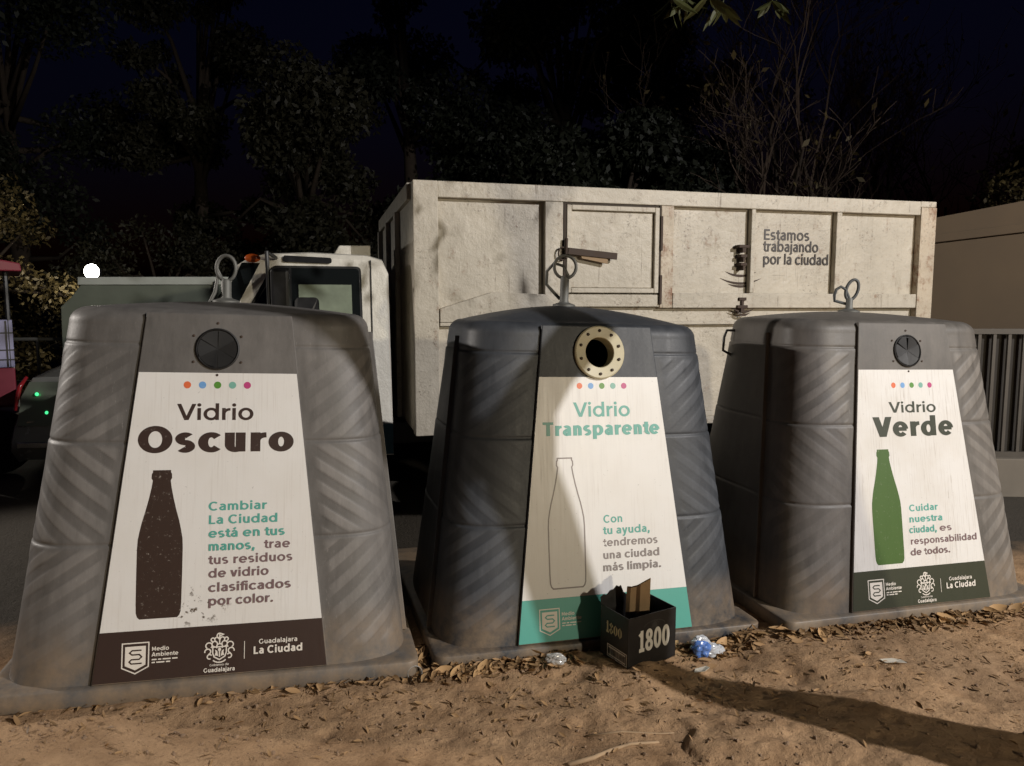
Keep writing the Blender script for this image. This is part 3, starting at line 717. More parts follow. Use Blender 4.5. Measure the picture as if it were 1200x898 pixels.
def bin_body_mesh(name, hole, dome, seed):
    nA = 120
    ANG = [a*pi/2 for a in np.linspace(0, 1, 61)**1.0]
    zs = list(np.linspace(.045, 1.452, 240)); rows = []
    for z in zs: rows.append((z, z, 0.0, 1.0))
    for k in range(1, 11):
        a = k/10*pi/2; rows.append((1.452, 1.452+.070*sin(a), .07*(1-cos(a)), 1.0))
    for k in range(1, 12):
        q = 1-k/12.0; rows.append((1.452, 1.522+dome*(1-q**1.7), .07, q))
    V = []; RB = []; ncol = None
    def prof(z):
        W_ = .800-.118*z; D = (PB0+PB1*z)-.016; hp = phw(z)+.004; ys = D-(W_-hp)*.84
        out = []
        for k in range(14): out.append((-hp+2*hp*k/14, -D, None))                    # behind the panel
        def corner(sx, sy, rev, n):
            ex = 2/(3.1 if sy < 0 else 2.0); yb = ys if sy < 0 else .02; hq = hp if sy < 0 else hp*.7
            fx = [hq+(W_-hq)*(sin(a)**ex) for a in ANG]; fy = [yb+(D-yb)*(cos(a)**ex) for a in ANG]
            cum = np.concatenate([[0], np.cumsum(np.hypot(np.diff(fx), np.diff(fy)))]); tot = cum[-1]
            q = np.linspace(0, tot, n+1); X_ = np.interp(q, cum, fx); Y_ = np.interp(q, cum, fy)
            L_ = [(sx*X_[k], sy*Y_[k], (k/n, sx, q[k]) if sy < 0 else None) for k in range(n+1)]
            return L_[::-1] if rev else L_
        out += corner(1, -1, False, nA)
        for k in range(1, 10): out.append((W_, -ys+(ys+.02)*k/10, None))
        out += corner(1, 1, True, 22)
        for k in range(1, 10): out.append((hp*.7-1.4*hp*k/10, D, None))
        out += corner(-1, 1, False, 22)
        for k in range(1, 10): out.append((-W_, .02-(ys+.02)*k/10, None))
        out += corner(-1, -1, True, nA)[:-1]
        return out, W_, D
    def sm(a, b, x): t_ = min(1, max(0, (x-a)/(b-a))); return t_*t_*(3-2*t_)
    for zp, z, inset, q in rows:
        P, W_, D = prof(zp); ncol = len(P)
        kx = (1-inset/W_)*q; ky = (1-inset/D)*q
        for x, y, a in P:
            d = 0; rib = 0
            if q == 1.0 and inset == 0:
                for r_ in RINGS:
                    dz = z-r_
                    d -= .0045*math.exp(-(dz/.0050)**2)
                    if -.10 < dz < 0: d += .003*(1+dz/.10)*sm(0, .012, -dz)      # each storey swells to its seam
                if a is not None and z < 1.36:
                    f, sx, arcl = a; hcoord = arcl*sx
                    tier = 0 if z < RINGS[0] else (1 if z < RINGS[1] else 2)
                    lo = (.10, RINGS[0], RINGS[1])[tier]; hi = RINGS[tier] if tier < 2 else 1.36
                    sl = (-1, 1, -1)[tier]*.72
                    ph = (z+sl*hcoord)/.098
                    w_ = .5+.5*sin(2*pi*ph); rib = sm(.40, .60, w_)
                    # ribs run out towards the plain outer corner of each storey
                    g = (z-lo)/(hi-lo)
                    keep = sm(.0, .07, g)*sm(.0, .08, 1-g)*sm(.03, .10, f)*sm(.02, .12, 1-f)
                    fade = 1.0-sm(.55, .95, f+.35*((1-g) if tier != 1 else g)-.12)
                    nz = .5+.25*sin(hcoord*7.1+z*3.3+seed)+.25*sin(hcoord*3.7-z*6.1+seed*2.3)
                    rib *= keep*fade*(.30+.70*sm(.15, .75, nz)); d += .0020*rib
            nx, ny_ = x/W_, y/D; ln = math.hypot(nx, ny_) or 1
            V.append((x*kx+nx/ln*d, y*ky+ny_/ln*d, z)); RB.append(rib)
    F_ = []
    hz = 1.378; hc = pp(0, hz)
    for r_ in range(len(rows)-1):
        for k in range(ncol):
            a, b_, c, e = r_*ncol+k, r_*ncol+(k+1) % ncol, (r_+1)*ncol+(k+1) % ncol, (r_+1)*ncol+k
            if hole:
                m_ = (Vector(V[a])+Vector(V[c]))/2
                if m_.y < 0 and math.hypot(m_.x, m_.z-hz) < .115: continue
            F_.append((a, b_, c, e))
    F_.append(tuple((len(rows)-1)*ncol+k for k in range(ncol)))
    me = bpy.data.meshes.new(name); me.from_pydata(V, [], F_)
    me.polygons.foreach_set('use_smooth', [True]*len(me.polygons))
    at = me.attributes.new('rib', 'FLOAT', 'POINT'); at.data.foreach_set('value', RB)
    return me

def panel_mesh(mat, hole_r, hz):
    """front slab, a wedge with bevelled rim; optional round opening"""
    bm = bmesh.new()
    outl = [(-phw(ZZ), ZZ), (phw(ZZ), ZZ), (phw(ZT-.0), ZT), (-phw(ZT), ZT)]
    vs = [bm.verts.new(pp(u, z)) for u, z in outl]; es = [bm.edges.new((vs[i], vs[(i+1) % 4])) for i in range(4)]
    if hole_r:
        hv = [bm.verts.new(pp(hole_r*cos(2*pi*k/40), hz+hole_r*sin(2*pi*k/40))) for k in range(40)]
        es += [bm.edges.new((hv[k], hv[(k+1) % 40])) for k in range(40)]
    r = bmesh.ops.triangle_fill(bm, use_beauty=True, edges=es, normal=PN)
    ex = bmesh.ops.extrude_face_region(bm, geom=bm.faces[:])
    for v in [g for g in ex['geom'] if isinstance(g, bmesh.types.BMVert)]: v.co -= PN*.05
    bmesh.ops.recalc_face_normals(bm, faces=bm.faces[:])
    me = bpy.data.meshes.new('front_panel'); bm.to_mesh(me); bm.free(); me.materials.append(mat); return me

BOT = [(.036, 1.0), (.036, .985), (.040, .975), (.041, .945), (.036, .93), (.036, .925), (.040, .88), (.050, .80), (.062, .72), (.074, .65), (.082, .59), (.0885, .53), (.0905, .47), (.0905, .30), (.0895, .10), (.088, .04), (.083, .015), (.074, .0)]
def bottle_outline(uc, z0, z1, k=1.0):
    R_ = [(uc+w*k, z0+(z1-z0)*h) for w, h in BOT]; L_ = [(uc-w*k, z0+(z1-z0)*h) for w, h in BOT[::-1]]
    return R_+L_

def crest(F, u, v, s, mi=0):
    """city arms drawn as line work: shield with two lions and a tree, helm, scrolls, flag on top"""
    t = s*.055
    shd = [(-.30, .02), (.30, .02), (.30, -.25), (.24, -.42), (.0, -.56), (-.24, -.42), (-.30, -.25)]
    P = lambda L_: [(u+x*s, v+y*s) for x, y in L_]
    F.ribbon(P(shd), True, t, t, mi)
    F.ribbon(P(arc(0, .03, .13, .13, -30, 210)), False, t, t, mi)
    F.ribbon(P([(0, -.44), (0, -.08)]), False, t, t, mi); F.poly(P(arc(0, -.10, .07, .08, 0, 360, 14)[:-1]), mi)
    for sx in (-1, 1):
        F.poly(P([(sx*.06, -.40), (sx*.10, -.16), (sx*.20, -.10), (sx*.17, -.22), (sx*.22, -.38), (sx*.15, -.36)]), mi)
        F.ribbon(P([(sx*x, y) for x, y in arc(.22, .16, .12, .12, -90, 200)]), False, t, t, mi)
        F.ribbon(P([(sx*x, y) for x, y in arc(.47, .10, .14, .13, -60, 230)]), False, t, t, mi)
        F.ribbon(P([(sx*x, y) for x, y in arc(.52, -.17, .13, .12, -20, 260)]), False, t, t, mi)
        F.ribbon(P([(sx*x, y) for x, y in arc(.44, -.40, .10, .10, -120, 150)]), False, t, t, mi)
        F.ribbon(P([(sx*x, y) for x, y in arc(.12, .36, .10, .10, -60, 190)]), False, t, t, mi)
        F.ribbon(P([(sx*x, y) for x, y in arc(.30, .36, .08, .08, -90, 150)]), False, t, t, mi)
    F.ribbon(P([(0, .16), (0, .66)]), False, t, t, mi); F.ribbon(P([(0, .64), (.16, .58), (0, .50)]), False, t, t, mi); F.ribbon(P(arc(0, .52, .12, .12, 90, 270)), False, t, t, mi)
    F.ribbon(P(arc(0, -.42, .34, .26, 215, 325)), False, t, t, mi)

WHITE_INK = ink('white_print', (.66, .62, .56), .12, (.3, .27, .24))
def solid(c, wear=.22, p=(.55, .5, .44)): return ink('print_ink', c, wear, p)
TEAL = solid((.085, .32, .27)); BROWN = solid((.036, .020, .016)); DARKGREEN = solid((.030, .036, .022)); GREY = solid((.20, .175, .170)); MAUVE = solid((.155, .100, .105))
DOTS = [solid((.62, .13, .045)), solid((.13, .30, .58)), solid((.075, .22, .030)), solid((.16, .36, .30)), solid((.42, .045, .17))]
SHEET = (.71, .70, .68)

def slab(fn, poly, th, mat, name, parent):
    m_ = MB(); n = len(poly); A = [fn(u, z, th) for u, z in poly]; B_ = [fn(u, z, 0.0003) for u, z in poly]
    m_.add(A+B_, [tuple(range(n)), tuple(range(2*n-1, n-1, -1))]+[(i, i+n, (i+1) % n+n, (i+1) % n) for i in range(n)])
    return m_.build(name, mat, parent)

def lifting_hook(parent, kind, z0=1.612):
    Rz = Matrix.Rotation(-.28, 4, 'Z')
    ox = (-.03, 0, .055)[kind]
    def tf(p): return Rz @ Vector(p) + Vector((ox, 0, 0))
    m_ = MB(); r = .024 if kind != 2 else .020; top = {0: .10, 1: .155, 2: .075}[kind]
    m_.lathe([(.062, 0), (.062, .010), (r+.004, .022), (r, .03), (r, top), (r*.7, top+.012), (.0005, top+.012)], 20, Matrix.Translation((ox, 0, z0)))
    h = m_.build('lifting_hook', M_galv, parent, auto=40)
    if kind == 1:
        ring = [tf((.060*cos(a), 0, z0+.215+.062*sin(a))) for a in np.linspace(0, 2*pi, 25)[:-1]]
        lo = [(-.02, .03, z0+.04), (-.07, .035, z0+.09), (-.098, .03, z0+.12), (-.098, .02, z0+.19), (-.06, .01, z0+.235), (-.01, 0, z0+.22), (.02, -.02, z0+.16)]
    elif kind == 0:
        ring = [tf((.046*cos(a), 0, z0+.165+.060*sin(a))) for a in np.linspace(0, 2*pi, 25)[:-1]]
        lo = [(-.02, .01, z0+.10), (-.04, .0, z0+.16), (-.045, .0, z0+.10), (-.05, -.01, z0+.05), (-.075, -.01, z0+.0), (-.09, -.02, z0-.02)]
    else:
        ring = [tf((.036*cos(a)+.012*sin(a)+.012, 0, z0+.135+.060*sin(a))) for a in np.linspace(0, 2*pi, 25)[:-1]]
        lo = [(-.012, .012, z0+.05), (-.085, .01, z0+.068), (-.092, 0, z0+.10), (-.082, 0, z0+.135), (-.055, 0, z0+.152), (-.025, 0, z0+.135), (-.005, 0, z0+.09), (0, .0, z0+.03)]
    m_ = MB(); m_.tube(ring, .0092, 8, closed=True); m_.build('ring', M_dullhook if kind == 2 else M_galv, h, smooth=True)
    m_ = MB(); m_.tube([tf(p) for p in lo], .0088, 8); m_.build('loop', M_dullhook if kind == 2 else M_galv, h, smooth=True)
    return h

def bottle_bank(kind, loc, rot, label, plast, spec):
    t = empty('bottle_bank', loc, rot, label=label, cat='bottle bank', group='bottle banks in a row')
    me = bin_body_mesh('body', kind == 1, (.038, .085, .045)[kind], kind*1.9); me.materials.append(plast)
    bo = bpy.data.objects.new('body', me); COL.objects.link(bo); bo.parent = t
    # base plate with rounded corners and a rolled edge
    hw, fb, r = .835, .771, .055
    def rect(ins, z):
        out = []
        for cx_, cy_, a0 in ((hw-r, fb-r, 0), (-(hw-r), fb-r, 90), (-(hw-r), -(fb-r), 180), (hw-r, -(fb-r), 270)):
            for k in range(9): a = radians(a0+k*90/8); out.append((cx_+(r-ins)*cos(a), cy_+(r-ins)*sin(a), z))
        return out
    m_ = MB(); lv = [rect(.006, -.03), rect(0, -.02), rect(0, .036), rect(.005, .042), rect(.020, .0445), rect(.050, .0485)]; n = 36
    m_.add([p for L_ in lv for p in L_], [(a*n+k, a*n+(k+1) % n, (a+1)*n+(k+1) % n, (a+1)*n+k) for a in range(len(lv)-1) for k in range(n)]+[tuple(range(n-1, -1, -1)), tuple((len(lv)-1)*n+k for k in range(n))])
    m_.build('base_plate', plast, t, auto=50)
    # upright mould ribs at the two front corners
    for sx in (-1, 1):
        m_ = MB(); pts = []
        for z in np.linspace(.05, 1.44, 40):
            W_ = .800-.118*z; D = (PB0+PB1*z)-.016; hp = phw(z)+.004; ys = D-(W_-hp)*.84; pts.append((W_, -ys, z))
        A = [];
        for x, y, z in pts: A += [(sx*(x-.004), y-.006, z), (sx*(x+.022), y-.008, z), (sx*(x+.022), y+.006, z), (sx*(x-.004), y+.008, z)]
        m_.add(A, [(4*k+a, 4*k+(a+1) % 4, 4*k+4+(a+1) % 4, 4*k+4+a) for k in range(39) for a in range(4)]+[(3, 2, 1, 0), (156, 157, 158, 159)])
        m_.build('mould_rib', plast, t, bevel=.003)
    # carrying loop at the rear left
    if kind == 2:
        m_ = MB(); m_.tube([(-.60, .18, 1.44), (-.655, .18, 1.44), (-.672, .18, 1.40), (-.675, .18, 1.32), (-.61, .18, 1.29)], .008, 7); m_.build('side_handle', M_galv, t, smooth=True)
    hz = 1.378 if kind == 1 else 1.36; hu = spec.get('hu', 0)
    pm = panel_mesh(plast, .10 if kind == 1 else None, hz)
    po = bpy.data.objects.new('front_panel', pm); COL.objects.link(po); po.parent = t
    bv = po.modifiers.new('bevel', 'BEVEL'); bv.width = .006; bv.segments = 2; bv.limit_method = 'ANGLE'; bv.angle_limit = radians(40)
    # matrix of a disc lying on the panel
    Ux = Vector((1, 0, 0)); Uv = PN.cross(Ux) * -1; Uv = Vector((0, -PB1, 1)).normalized()
    def disc_m(u, z, off): return Matrix.Translation(pp(u, z, off)) @ Matrix((Ux, Uv, PN)).transposed().to_4x4()
    if kind == 1:
        m_ = MB(); m_.lathe([(.073, -.055), (.073, .012), (.076, .016), (.124, .020), (.130, .015), (.130, .001), (.104, .001), (.104, -.055), (.073, -.055)], 48, disc_m(0, hz, .001))
        rg = m_.build('port_ring', simple('cream_plastic_ring', (.50, .45, .30), .45, 0, .22, 26), t, auto=35)
        for k in range(10):
            a = 2*pi*k/10+.3; m_ = MB(); m_.lathe([(.0075, 0), (.0075, .004), (.0055, .006), (.0003, .006)], 10, disc_m(.104*cos(a), hz+.104*sin(a), .0205)); m_.build('bolt', M_steel_dark, rg)
    else:
        m_ = MB(); m_.lathe([(.0875, .0005), (.0875, .007), (.082, .010), (.079, .007), (.079, .002), (.0005, .0015)], 44, disc_m(hu, hz, .0005))
        rg = m_.build('port_flap', M_rubber, t, auto=30)
        for k in range(6):
            a0, a1 = 2*pi*k/6+.52, 2*pi*(k+1)/6+.48; m_ = MB(); Q = disc_m(hu, hz, .004); tl = .010*random.uniform(.3, 1)
            V = [Q @ Vector((.004*cos((a0+a1)/2), .004*sin((a0+a1)/2), -.001+tl*.0))]
            for q in range(8): a = a0+(a1-a0)*q/7; V.append(Q @ Vector((.077*cos(a), .077*sin(a), .001+tl*(q/7))))
            m_.add(V, [(0, q, q+1) for q in range(1, 8)]); m_.build('petal', M_rubber, rg)
        for k in range(6):
            a = 2*pi*k/6+pi/2; m_ = MB(); m_.lathe([(.0055, 0), (.0055, .003), (.0003, .0045)], 8, disc_m(hu+.108*cos(a), hz+.108*sin(a), .0003)); m_.build('screw', M_steel_dark, rg)
    # printed sheet and band
    zz = ZZ+.006; ins = .005
    sheet = slab(pp, [(-(phw(ZB)-ins), ZB), (phw(ZB)-ins, ZB), (phw(ZW)-ins, ZW), (-(phw(ZW)-ins), ZW)], .0014, paper('poster_sheet', SHEET, kind+1, spec['grime'], spec.get('stain')), 'poster', t)
    band = slab(pp, [(-(phw(zz)-ins), zz), (phw(zz)-ins, zz), (phw(ZB)-ins, ZB-.0004), (-(phw(ZB)-ins), ZB-.0004)], .0014, paper('poster_band', spec['band'], kind+4, .25), 'poster_band', t)
    fn = lambda u, v, o: pp(u, v, .00175+o)
    F = Flat(fn)
    for k, u in enumerate(np.linspace(spec['dots'][0], spec['dots'][1], 5)): F.disc(u, spec['dots'][2], .0145, k)
    F.build('colour_dots', DOTS, sheet)
    F = Flat(fn); F.text(spec['h1'][0], *spec['h1'][1:4], spec['h1'][4], .185); F.text(spec['h2'][0], *spec['h2'][1:4], spec['h2'][4], spec['h2'][5], spec['h2'][5]*.66); F.build('heading_lettering', spec['ink'], sheet)
    for nm, inkm, rowsT in (('message_lettering', TEAL, spec['msg_a']), ('message_lettering', spec.get('ink_b', GREY), spec['msg_b'])):
        F = Flat(fn)
        for tx, u0, u1, v in rowsT: F.text(tx, u0, u1, v, spec['cap'], .215, .175)
        F.build(nm, inkm, sheet)
    F = Flat(fn); ol = bottle_outline(*spec['bottle'])
    if kind == 1: F.ribbon(ol, True, .0065, .0065)
    else: F.poly(ol)
    F.build('bottle_picture', spec['bink'], sheet)
    # footer: shield emblem, words, city arms
    F = Flat(fn); u, v = -.292, .142; sh = [(-.048, .056), (.048, .056), (.048, -.036), (0, -.060), (-.048, -.036)]
    F.ribbon([(u+x, v+y) for x, y in sh], True, .0045, .0045); F.poly([(u+x*.78, v+y*.78) for x, y in sh]); F.build('shield_emblem', WHITE_INK, band)
    F = Flat(lambda a, b_, o: pp(a, b_, .0022+o)); S = [(.022, .024), (-.012, .024), (-.021, .016), (-.012, .008), (.014, .008), (.023, -.001), (.014, -.010), (-.014, -.010), (-.022, -.018), (-.014, -.026), (.024, -.026)]
    F.ribbon([(u+x, v+y+.004) for x, y in S], False, .0055, .0055); F.build('emblem_stroke', spec['band_ink'], band)
    F = Flat(fn)
    F.text('Medio', -.232, -.170, .164, .0155, .2); F.text('Ambiente', -.232, -.135, .1425, .0155, .2)
    for z_, segs in ((.128, (.018, .012, .03, .02)), (.117, (.012, .03, .016))):
        x = -.232
        for L_ in segs: F.poly([(x, z_), (x+L_, z_), (x+L_, z_+.005), (x, z_+.005)]); x += L_+.005
    F.text('Gobierno de', -.016, .057, .0865, .0085, .17); F.text('Guadalajara', -.038, .080, .064, .0165, .21)
    F.poly([(.1150, .106), (.1175, .106), (.1175, .175), (.1150, .175)])
    F.text('Guadalajara', .173, .324, .160, .0185, .19); F.text('La Ciudad', .152, .345, .121, .0300, .23); F.build('footer_lettering', WHITE_INK, band)
    F = Flat(fn); crest(F, .0205, .158, .086); F.build('city_arms', WHITE_INK, band)
    lifting_hook(t, kind, (1.556, 1.603, 1.563)[kind])
    return t

bottle_bank(0, (-1.4051, 3.5981, .0635), (0, .0357, .2604), 'grey bottle bank reading Vidrio Oscuro with a brown bottle picture', M_plA, dict(
    grime=.48, stain=(-.075, .325, .15, .085), band=(.040, .024, .020), band_ink=BROWN, dots=(-.125, .110, 1.2105), ink=BROWN, h1=('Vidrio', -.157, .135, 1.067, .066), h2=('Oscuro', -.302, .298, .937, .105, .305), cap=.0355,
    msg_a=[('Cambiar', -.032, .194, .700), ('La Ciudad', -.031, .239, .646), ('está en tus', -.030, .268, .592), ('manos,', -.029, .150, .540)],
    msg_b=[('trae', .188, .290, .540), ('tus residuos', -.028, .300, .486), ('de vidrio', -.027, .206, .433), ('clasificados', -.026, .295, .377), ('por color.', -.025, .226, .324)],
    ink_b=MAUVE, bottle=(-.2125, .287, .867, .94), bink=solid((.034, .019, .014), .5), hu=-.01))
bottle_bank(1, (.2415, 4.0902, -.0008), (0, .0286, .2879), 'dark blue grey bottle bank reading Vidrio Transparente with a cream ringed opening', M_plB, dict(
    grime=.40, band=(.085, .36, .30), band_ink=TEAL, dots=(-.106, .127, 1.2185), ink=TEAL, h1=('Vidrio', -.137, .153, 1.072, .068), h2=('Transparente', -.296, .309, .984, .064, .285), cap=.0365,
    msg_a=[('Con', -.005, .093, .571), ('tu ayuda,', -.008, .236, .518)], msg_b=[('tendremos', -.010, .275, .462), ('una ciudad', -.013, .283, .404), ('más limpia.', -.015, .289, .348)],
    bottle=(-.195, .286, .880, 1.0), bink=GREY))
bottle_bank(2, (1.9342, 4.4483, .0052), (0, .0226, .2818), 'grey brown bottle bank reading Vidrio Verde with a green bottle picture', M_plC, dict(
    grime=1.0, band=(.036, .042, .026), band_ink=DARKGREEN, dots=(-.094, .144, 1.179), ink=DARKGREEN, h1=('Vidrio', -.129, .172, 1.036, .056), h2=('Verde', -.235, .277, .913, .102, .29), cap=.034,
    msg_a=[('Cuidar', -.049, .135, .526), ('nuestra', -.054, .161, .470), ('ciudad,', -.059, .118, .416)], msg_b=[('es', .140, .217, .416), ('responsabilidad', -.055, .382, .358), ('de todos.', -.060, .196, .303)],
    ink_b=MAUVE, bottle=(-.193, .269, .849, 1.02), bink=solid((.048, .105, .020), .25), hu=.012))

# ------------------------------------------------------------------ bottle carton with 1800 on it
M_card = simple('black_printed_card', (.012, .011, .011), .42, 0, .5, 40)
M_kraft = simple('kraft_card', (.36, .24, .13), .85, 0, .25, 18)
ang = math.atan2(.169, .225)-radians(7)
bx = empty('carton', (.504, 3.085, .0), (0, 0, ang), label='black open carton printed 1800 in white with a torn flap', cat='carton')
bz = max(gzf(.504, 3.085), gzf(.70, 3.24), gzf(.42, 3.25))-.004
bx.location.z = bz
w, d, h = .272, .200, .232; th = .004
m = MB(); m.box((0, 0, 0), (w, th, h)); m.box((0, d-th, 0), (w, d, h-.03)); m.box((0, th, 0), (th, d-th, h)); m.box((w-th, th, 0), (w, d-th, h)); m.box((th, th, 0), (w-th, d-th, .004))
m.build('box', M_card, bx, bevel=.0012)
m = MB()
tn = [(0.0, h-.03), (.0, h+.030), (.018, h+.040), (.035, h+.034), (.055, h+.050), (.075, h+.052), (.095, h+.066), (.108, h+.058), (.118, h+.062), (.130, h+.03), (.17, h+.0), (w, h-.02), (w, h-.03)]
N_ = len(tn); m.add([(x+.0, d-.004+(z-h)*.12, z) for x, z in tn]+[(x, d+(z-h)*.12, z) for x, z in tn], [tuple(range(N_)), tuple(range(2*N_-1, N_-1, -1))]+[(i, i+N_, (i+1) % N_+N_, (i+1) % N_) for i in range(N_)])
m.build('torn_flap', M_card, bx)
Ff = Flat(lambda u, v, o: (u, -.0006-o, v)); Ff.text('1800', .062, .232, .066, .098, .235, .17)
Ff.build('number_print', ink('silver_white_print', (.62, .60, .55), .2, (.1, .1, .1)), bx)
Fs = Flat(lambda u, v, o: (-.0006-o, u, v)); Fs.text('0081'[::-1], .155, .045, .118, .055, .235, .17); Fs.build('number_print', simple('yellowish_print', (.62, .58, .36), .5), bx)
Fs = Flat(lambda u, v, o: (-.0007-o, u, v)); Fs.ribbon([(.010, .012), (.145, .012), (.145, .066), (.010, .066)], True, .004, .004); x = .02
Fs.poly([(.018, .018), (.137, .018), (.137, .060), (.018, .060)])
fl = Fs.build('address_label', simple('label_paper', (.82, .80, .74), .6), bx)
Fs = Flat(lambda u, v, o: (-.0016-o, u, v))
while x < .132:
    wv = random.choice((.0018, .003, .0045)); Fs.poly([(x, .024), (x+wv, .024), (x+wv, .054), (x, .054)]); x += wv+random.choice((.002, .0035))
Fs.build('bar_code', M_black, fl)
Fe = Flat(lambda u, v, o: (u, -.0006-o, v)); Fe.ribbon(arc(.147, .168, .062, .030, 15, 165), False, .004, .004); Fe.ribbon(arc(.147, .178, .022, .018, -160, 160), False, .003, .003); Fe.poly([(.128, .165), (.166, .165), (.160, .185), (.147, .196), (.134, .185)])
Fe.build('dark_emblem', simple('dark_grey_print', (.035, .034, .033), .4), bx)
kp = MB(); cb_ = Vector((.128, .100, 0)); dr = Vector((.70, -.714, 0)); nr = Vector((-.714, -.70, 0))
rowsb = [(.012, -.050, .050), (.15, -.052, .054), (.24, -.050, .056), (.300, -.046, .058)]
V_ = []
for z_, a_, c_ in rowsb:
    for q, bulge in ((0, .0), (.18, .010), (.42, .002), (.6, .013), (.82, .006), (1, 0)):
        V_.append(cb_+dr*(a_+(c_-a_)*q)+nr*(bulge+.012*(z_-.15))+Vector((0, 0, z_)))
tops = (.312, .316, .322, .338, .352, .362)
for q in range(6): V_[18+q].z = tops[q]
kp.add(V_+[v_-nr*.018 for v_ in V_], [(r_*6+q, r_*6+q+1, r_*6+q+7, r_*6+q+6) for r_ in range(3) for q in range(5)]+[(24+r_*6+q+6, 24+r_*6+q+7, 24+r_*6+q+1, 24+r_*6+q) for r_ in range(3) for q in range(5)]+[(r_*6+6, 24+r_*6+6, 24+r_*6, r_*6) for r_ in range(3)]+[(r_*6+5, 24+r_*6+5, 24+r_*6+11, r_*6+11) for r_ in range(3)])
bag = kp.build('paper_bag', M_kraft); sl = bag.modifiers.new('thickness', 'SOLIDIFY'); sl.thickness = .0015; sb_ = bag.modifiers.new('bevel', 'BEVEL'); sb_.width = .0015
bag.location = bx.location; bag.rotation_euler = bx.rotation_euler; tag(bag, 'folded brown paper bag standing up out of the black carton', 'paper bag')
bag.location.z += 0.0

# ------------------------------------------------------------------ litter
def crumple(name, loc, size, mat, label, cat, seed, sub=4, squash=.7, rot=0, amp=.55):
    bm = bmesh.new(); bmesh.ops.create_icosphere(bm, subdivisions=sub, radius=1)
    r = np.random.default_rng(seed); K = [(r.normal(size=3)*2.6, r.uniform(0, 6)) for _ in range(9)]
    for v in bm.verts:
        s_ = sum(abs(sin(k[0]*v.co.x+k[1]*v.co.y+k[2]*v.co.z+p)) for k, p in K)/9
        v.co *= 1+amp*(s_*1.6-1.0); v.co.x *= size[0]; v.co.y *= size[1]; v.co.z *= size[2]*squash
    zmin = min(v.co.z for v in bm.verts)
    for v in bm.verts: v.co.z -= zmin
    me = bpy.data.meshes.new(name); bm.to_mesh(me); bm.free(); me.materials.append(mat)
    o = bpy.data.objects.new(name, me); COL.objects.link(o); o.location = (loc[0], loc[1], gzf(*loc)-.006); o.rotation_euler = (0, 0, rot)
    return tag(o, label, cat)
def clear_plastic(name, c, a=.55):
    m_ = NT(name); m_.color(c); m_.rough(.18); m_.p.inputs['Alpha'].default_value = a; m_.p.inputs['Specular IOR Level'].default_value = .9; return m_.mat
M_clear = clear_plastic('clear_plastic', (.62, .62, .60), .5)
M_bluefilm = clear_plastic('blue_film', (.10, .22, .60), .85); M_whitefilm = clear_plastic('white_film', (.62, .65, .70), .75)
crumple('crumpled_wrapper', (.197, 3.20), (.045, .032, .038), M_clear, 'crumpled clear plastic wrapper on the dirt left of the black carton', 'litter', 3)
pb = empty('plastic_bag', (.905, 3.33, gzf(.905, 3.33)-.004), (0, 0, .4), label='crumpled blue and white plastic bag on the dirt right of the black carton', cat='plastic bag')
for nm, (x, y), sz, mt, sd in (('blue_fold', (-.02, 0), (.045, .035, .055), M_bluefilm, 5), ('white_fold', (.03, -.005), (.040, .032, .042), M_whitefilm, 6), ('white_fold', (.075, .0), (.030, .026, .030), M_whitefilm, 8), ('white_fold', (-.005, .03), (.05, .03, .062), M_whitefilm, 9)):
    o = crumple(nm, (0, 0), sz, mt, None, None, sd)
    for k in ('label', 'category'):
        if k in o: del o[k]
    o.parent = pb; o.location = (x, y, 0)
# a small clear cup lying at the corner of the first bottle bank
cu = empty('plastic_cup', (-.43, 3.09, gzf(-.43, 3.09)+.028), (radians(82), radians(12), radians(20)), label='small clear plastic cup on the dirt beside the corner of the Vidrio Oscuro bottle bank', cat='cup')
m = MB(); m.lathe([(.001, -.045), (.024, -.045), (.026, -.04), (.030, .025), (.033, .028), (.031, .03), (.029, .025), (.0245, -.04), (.001, -.042)], 26); m.build('cup', M_clear, cu, auto=40)
m = MB(); m.lathe([(.0266, -.030), (.0290, .005)], 26); m.build('printed_band', simple('blue_print', (.10, .25, .38), .4), cu, smooth=True)
def flat_scrap(name, loc, pts, mat, label, cat, rot=0, lift=.02):
    m_ = MB(); n = len(pts); m_.add([(x, y, .004+lift*(.5+.5*sin(x*60+y*35))) for x, y in pts]+[(0, 0, .004)], [(i, (i+1) % n, n) for i in range(n)])
    o = m_.build(name, mat); so = o.modifiers.new('thickness', 'SOLIDIFY'); so.thickness = .0016
    o.location = (loc[0], loc[1], gzf(*loc)+.002); o.rotation_euler = (0, 0, rot); return tag(o, label, cat)
M_scrap = simple('pale_paper', (.60, .56, .48), .7); M_leafD = simple('dry_leaf_orange', (.36, .17, .055), .7, 0, .4, 30); M_leafP = simple('dry_leaf_tan', (.34, .21, .10), .75, 0, .4, 30)
flat_scrap('paper_scrap', (1.71, 3.19), [(-.05, .012), (-.03, -.012), (.02, -.020), (.055, -.018), (.04, .008), (0, .014)], M_scrap, 'pale torn paper scrap on the bare dirt in front of the Vidrio Verde bottle bank', 'paper scrap', -.25)
flat_scrap('paper_scrap', (.84, 3.15), [(-.035, -.012), (.01, -.018), (.038, -.004), (.030, .014), (-.02, .018)], M_scrap, 'small pale paper scrap on the dirt in front of the blue and white plastic bag', 'paper scrap', .1)
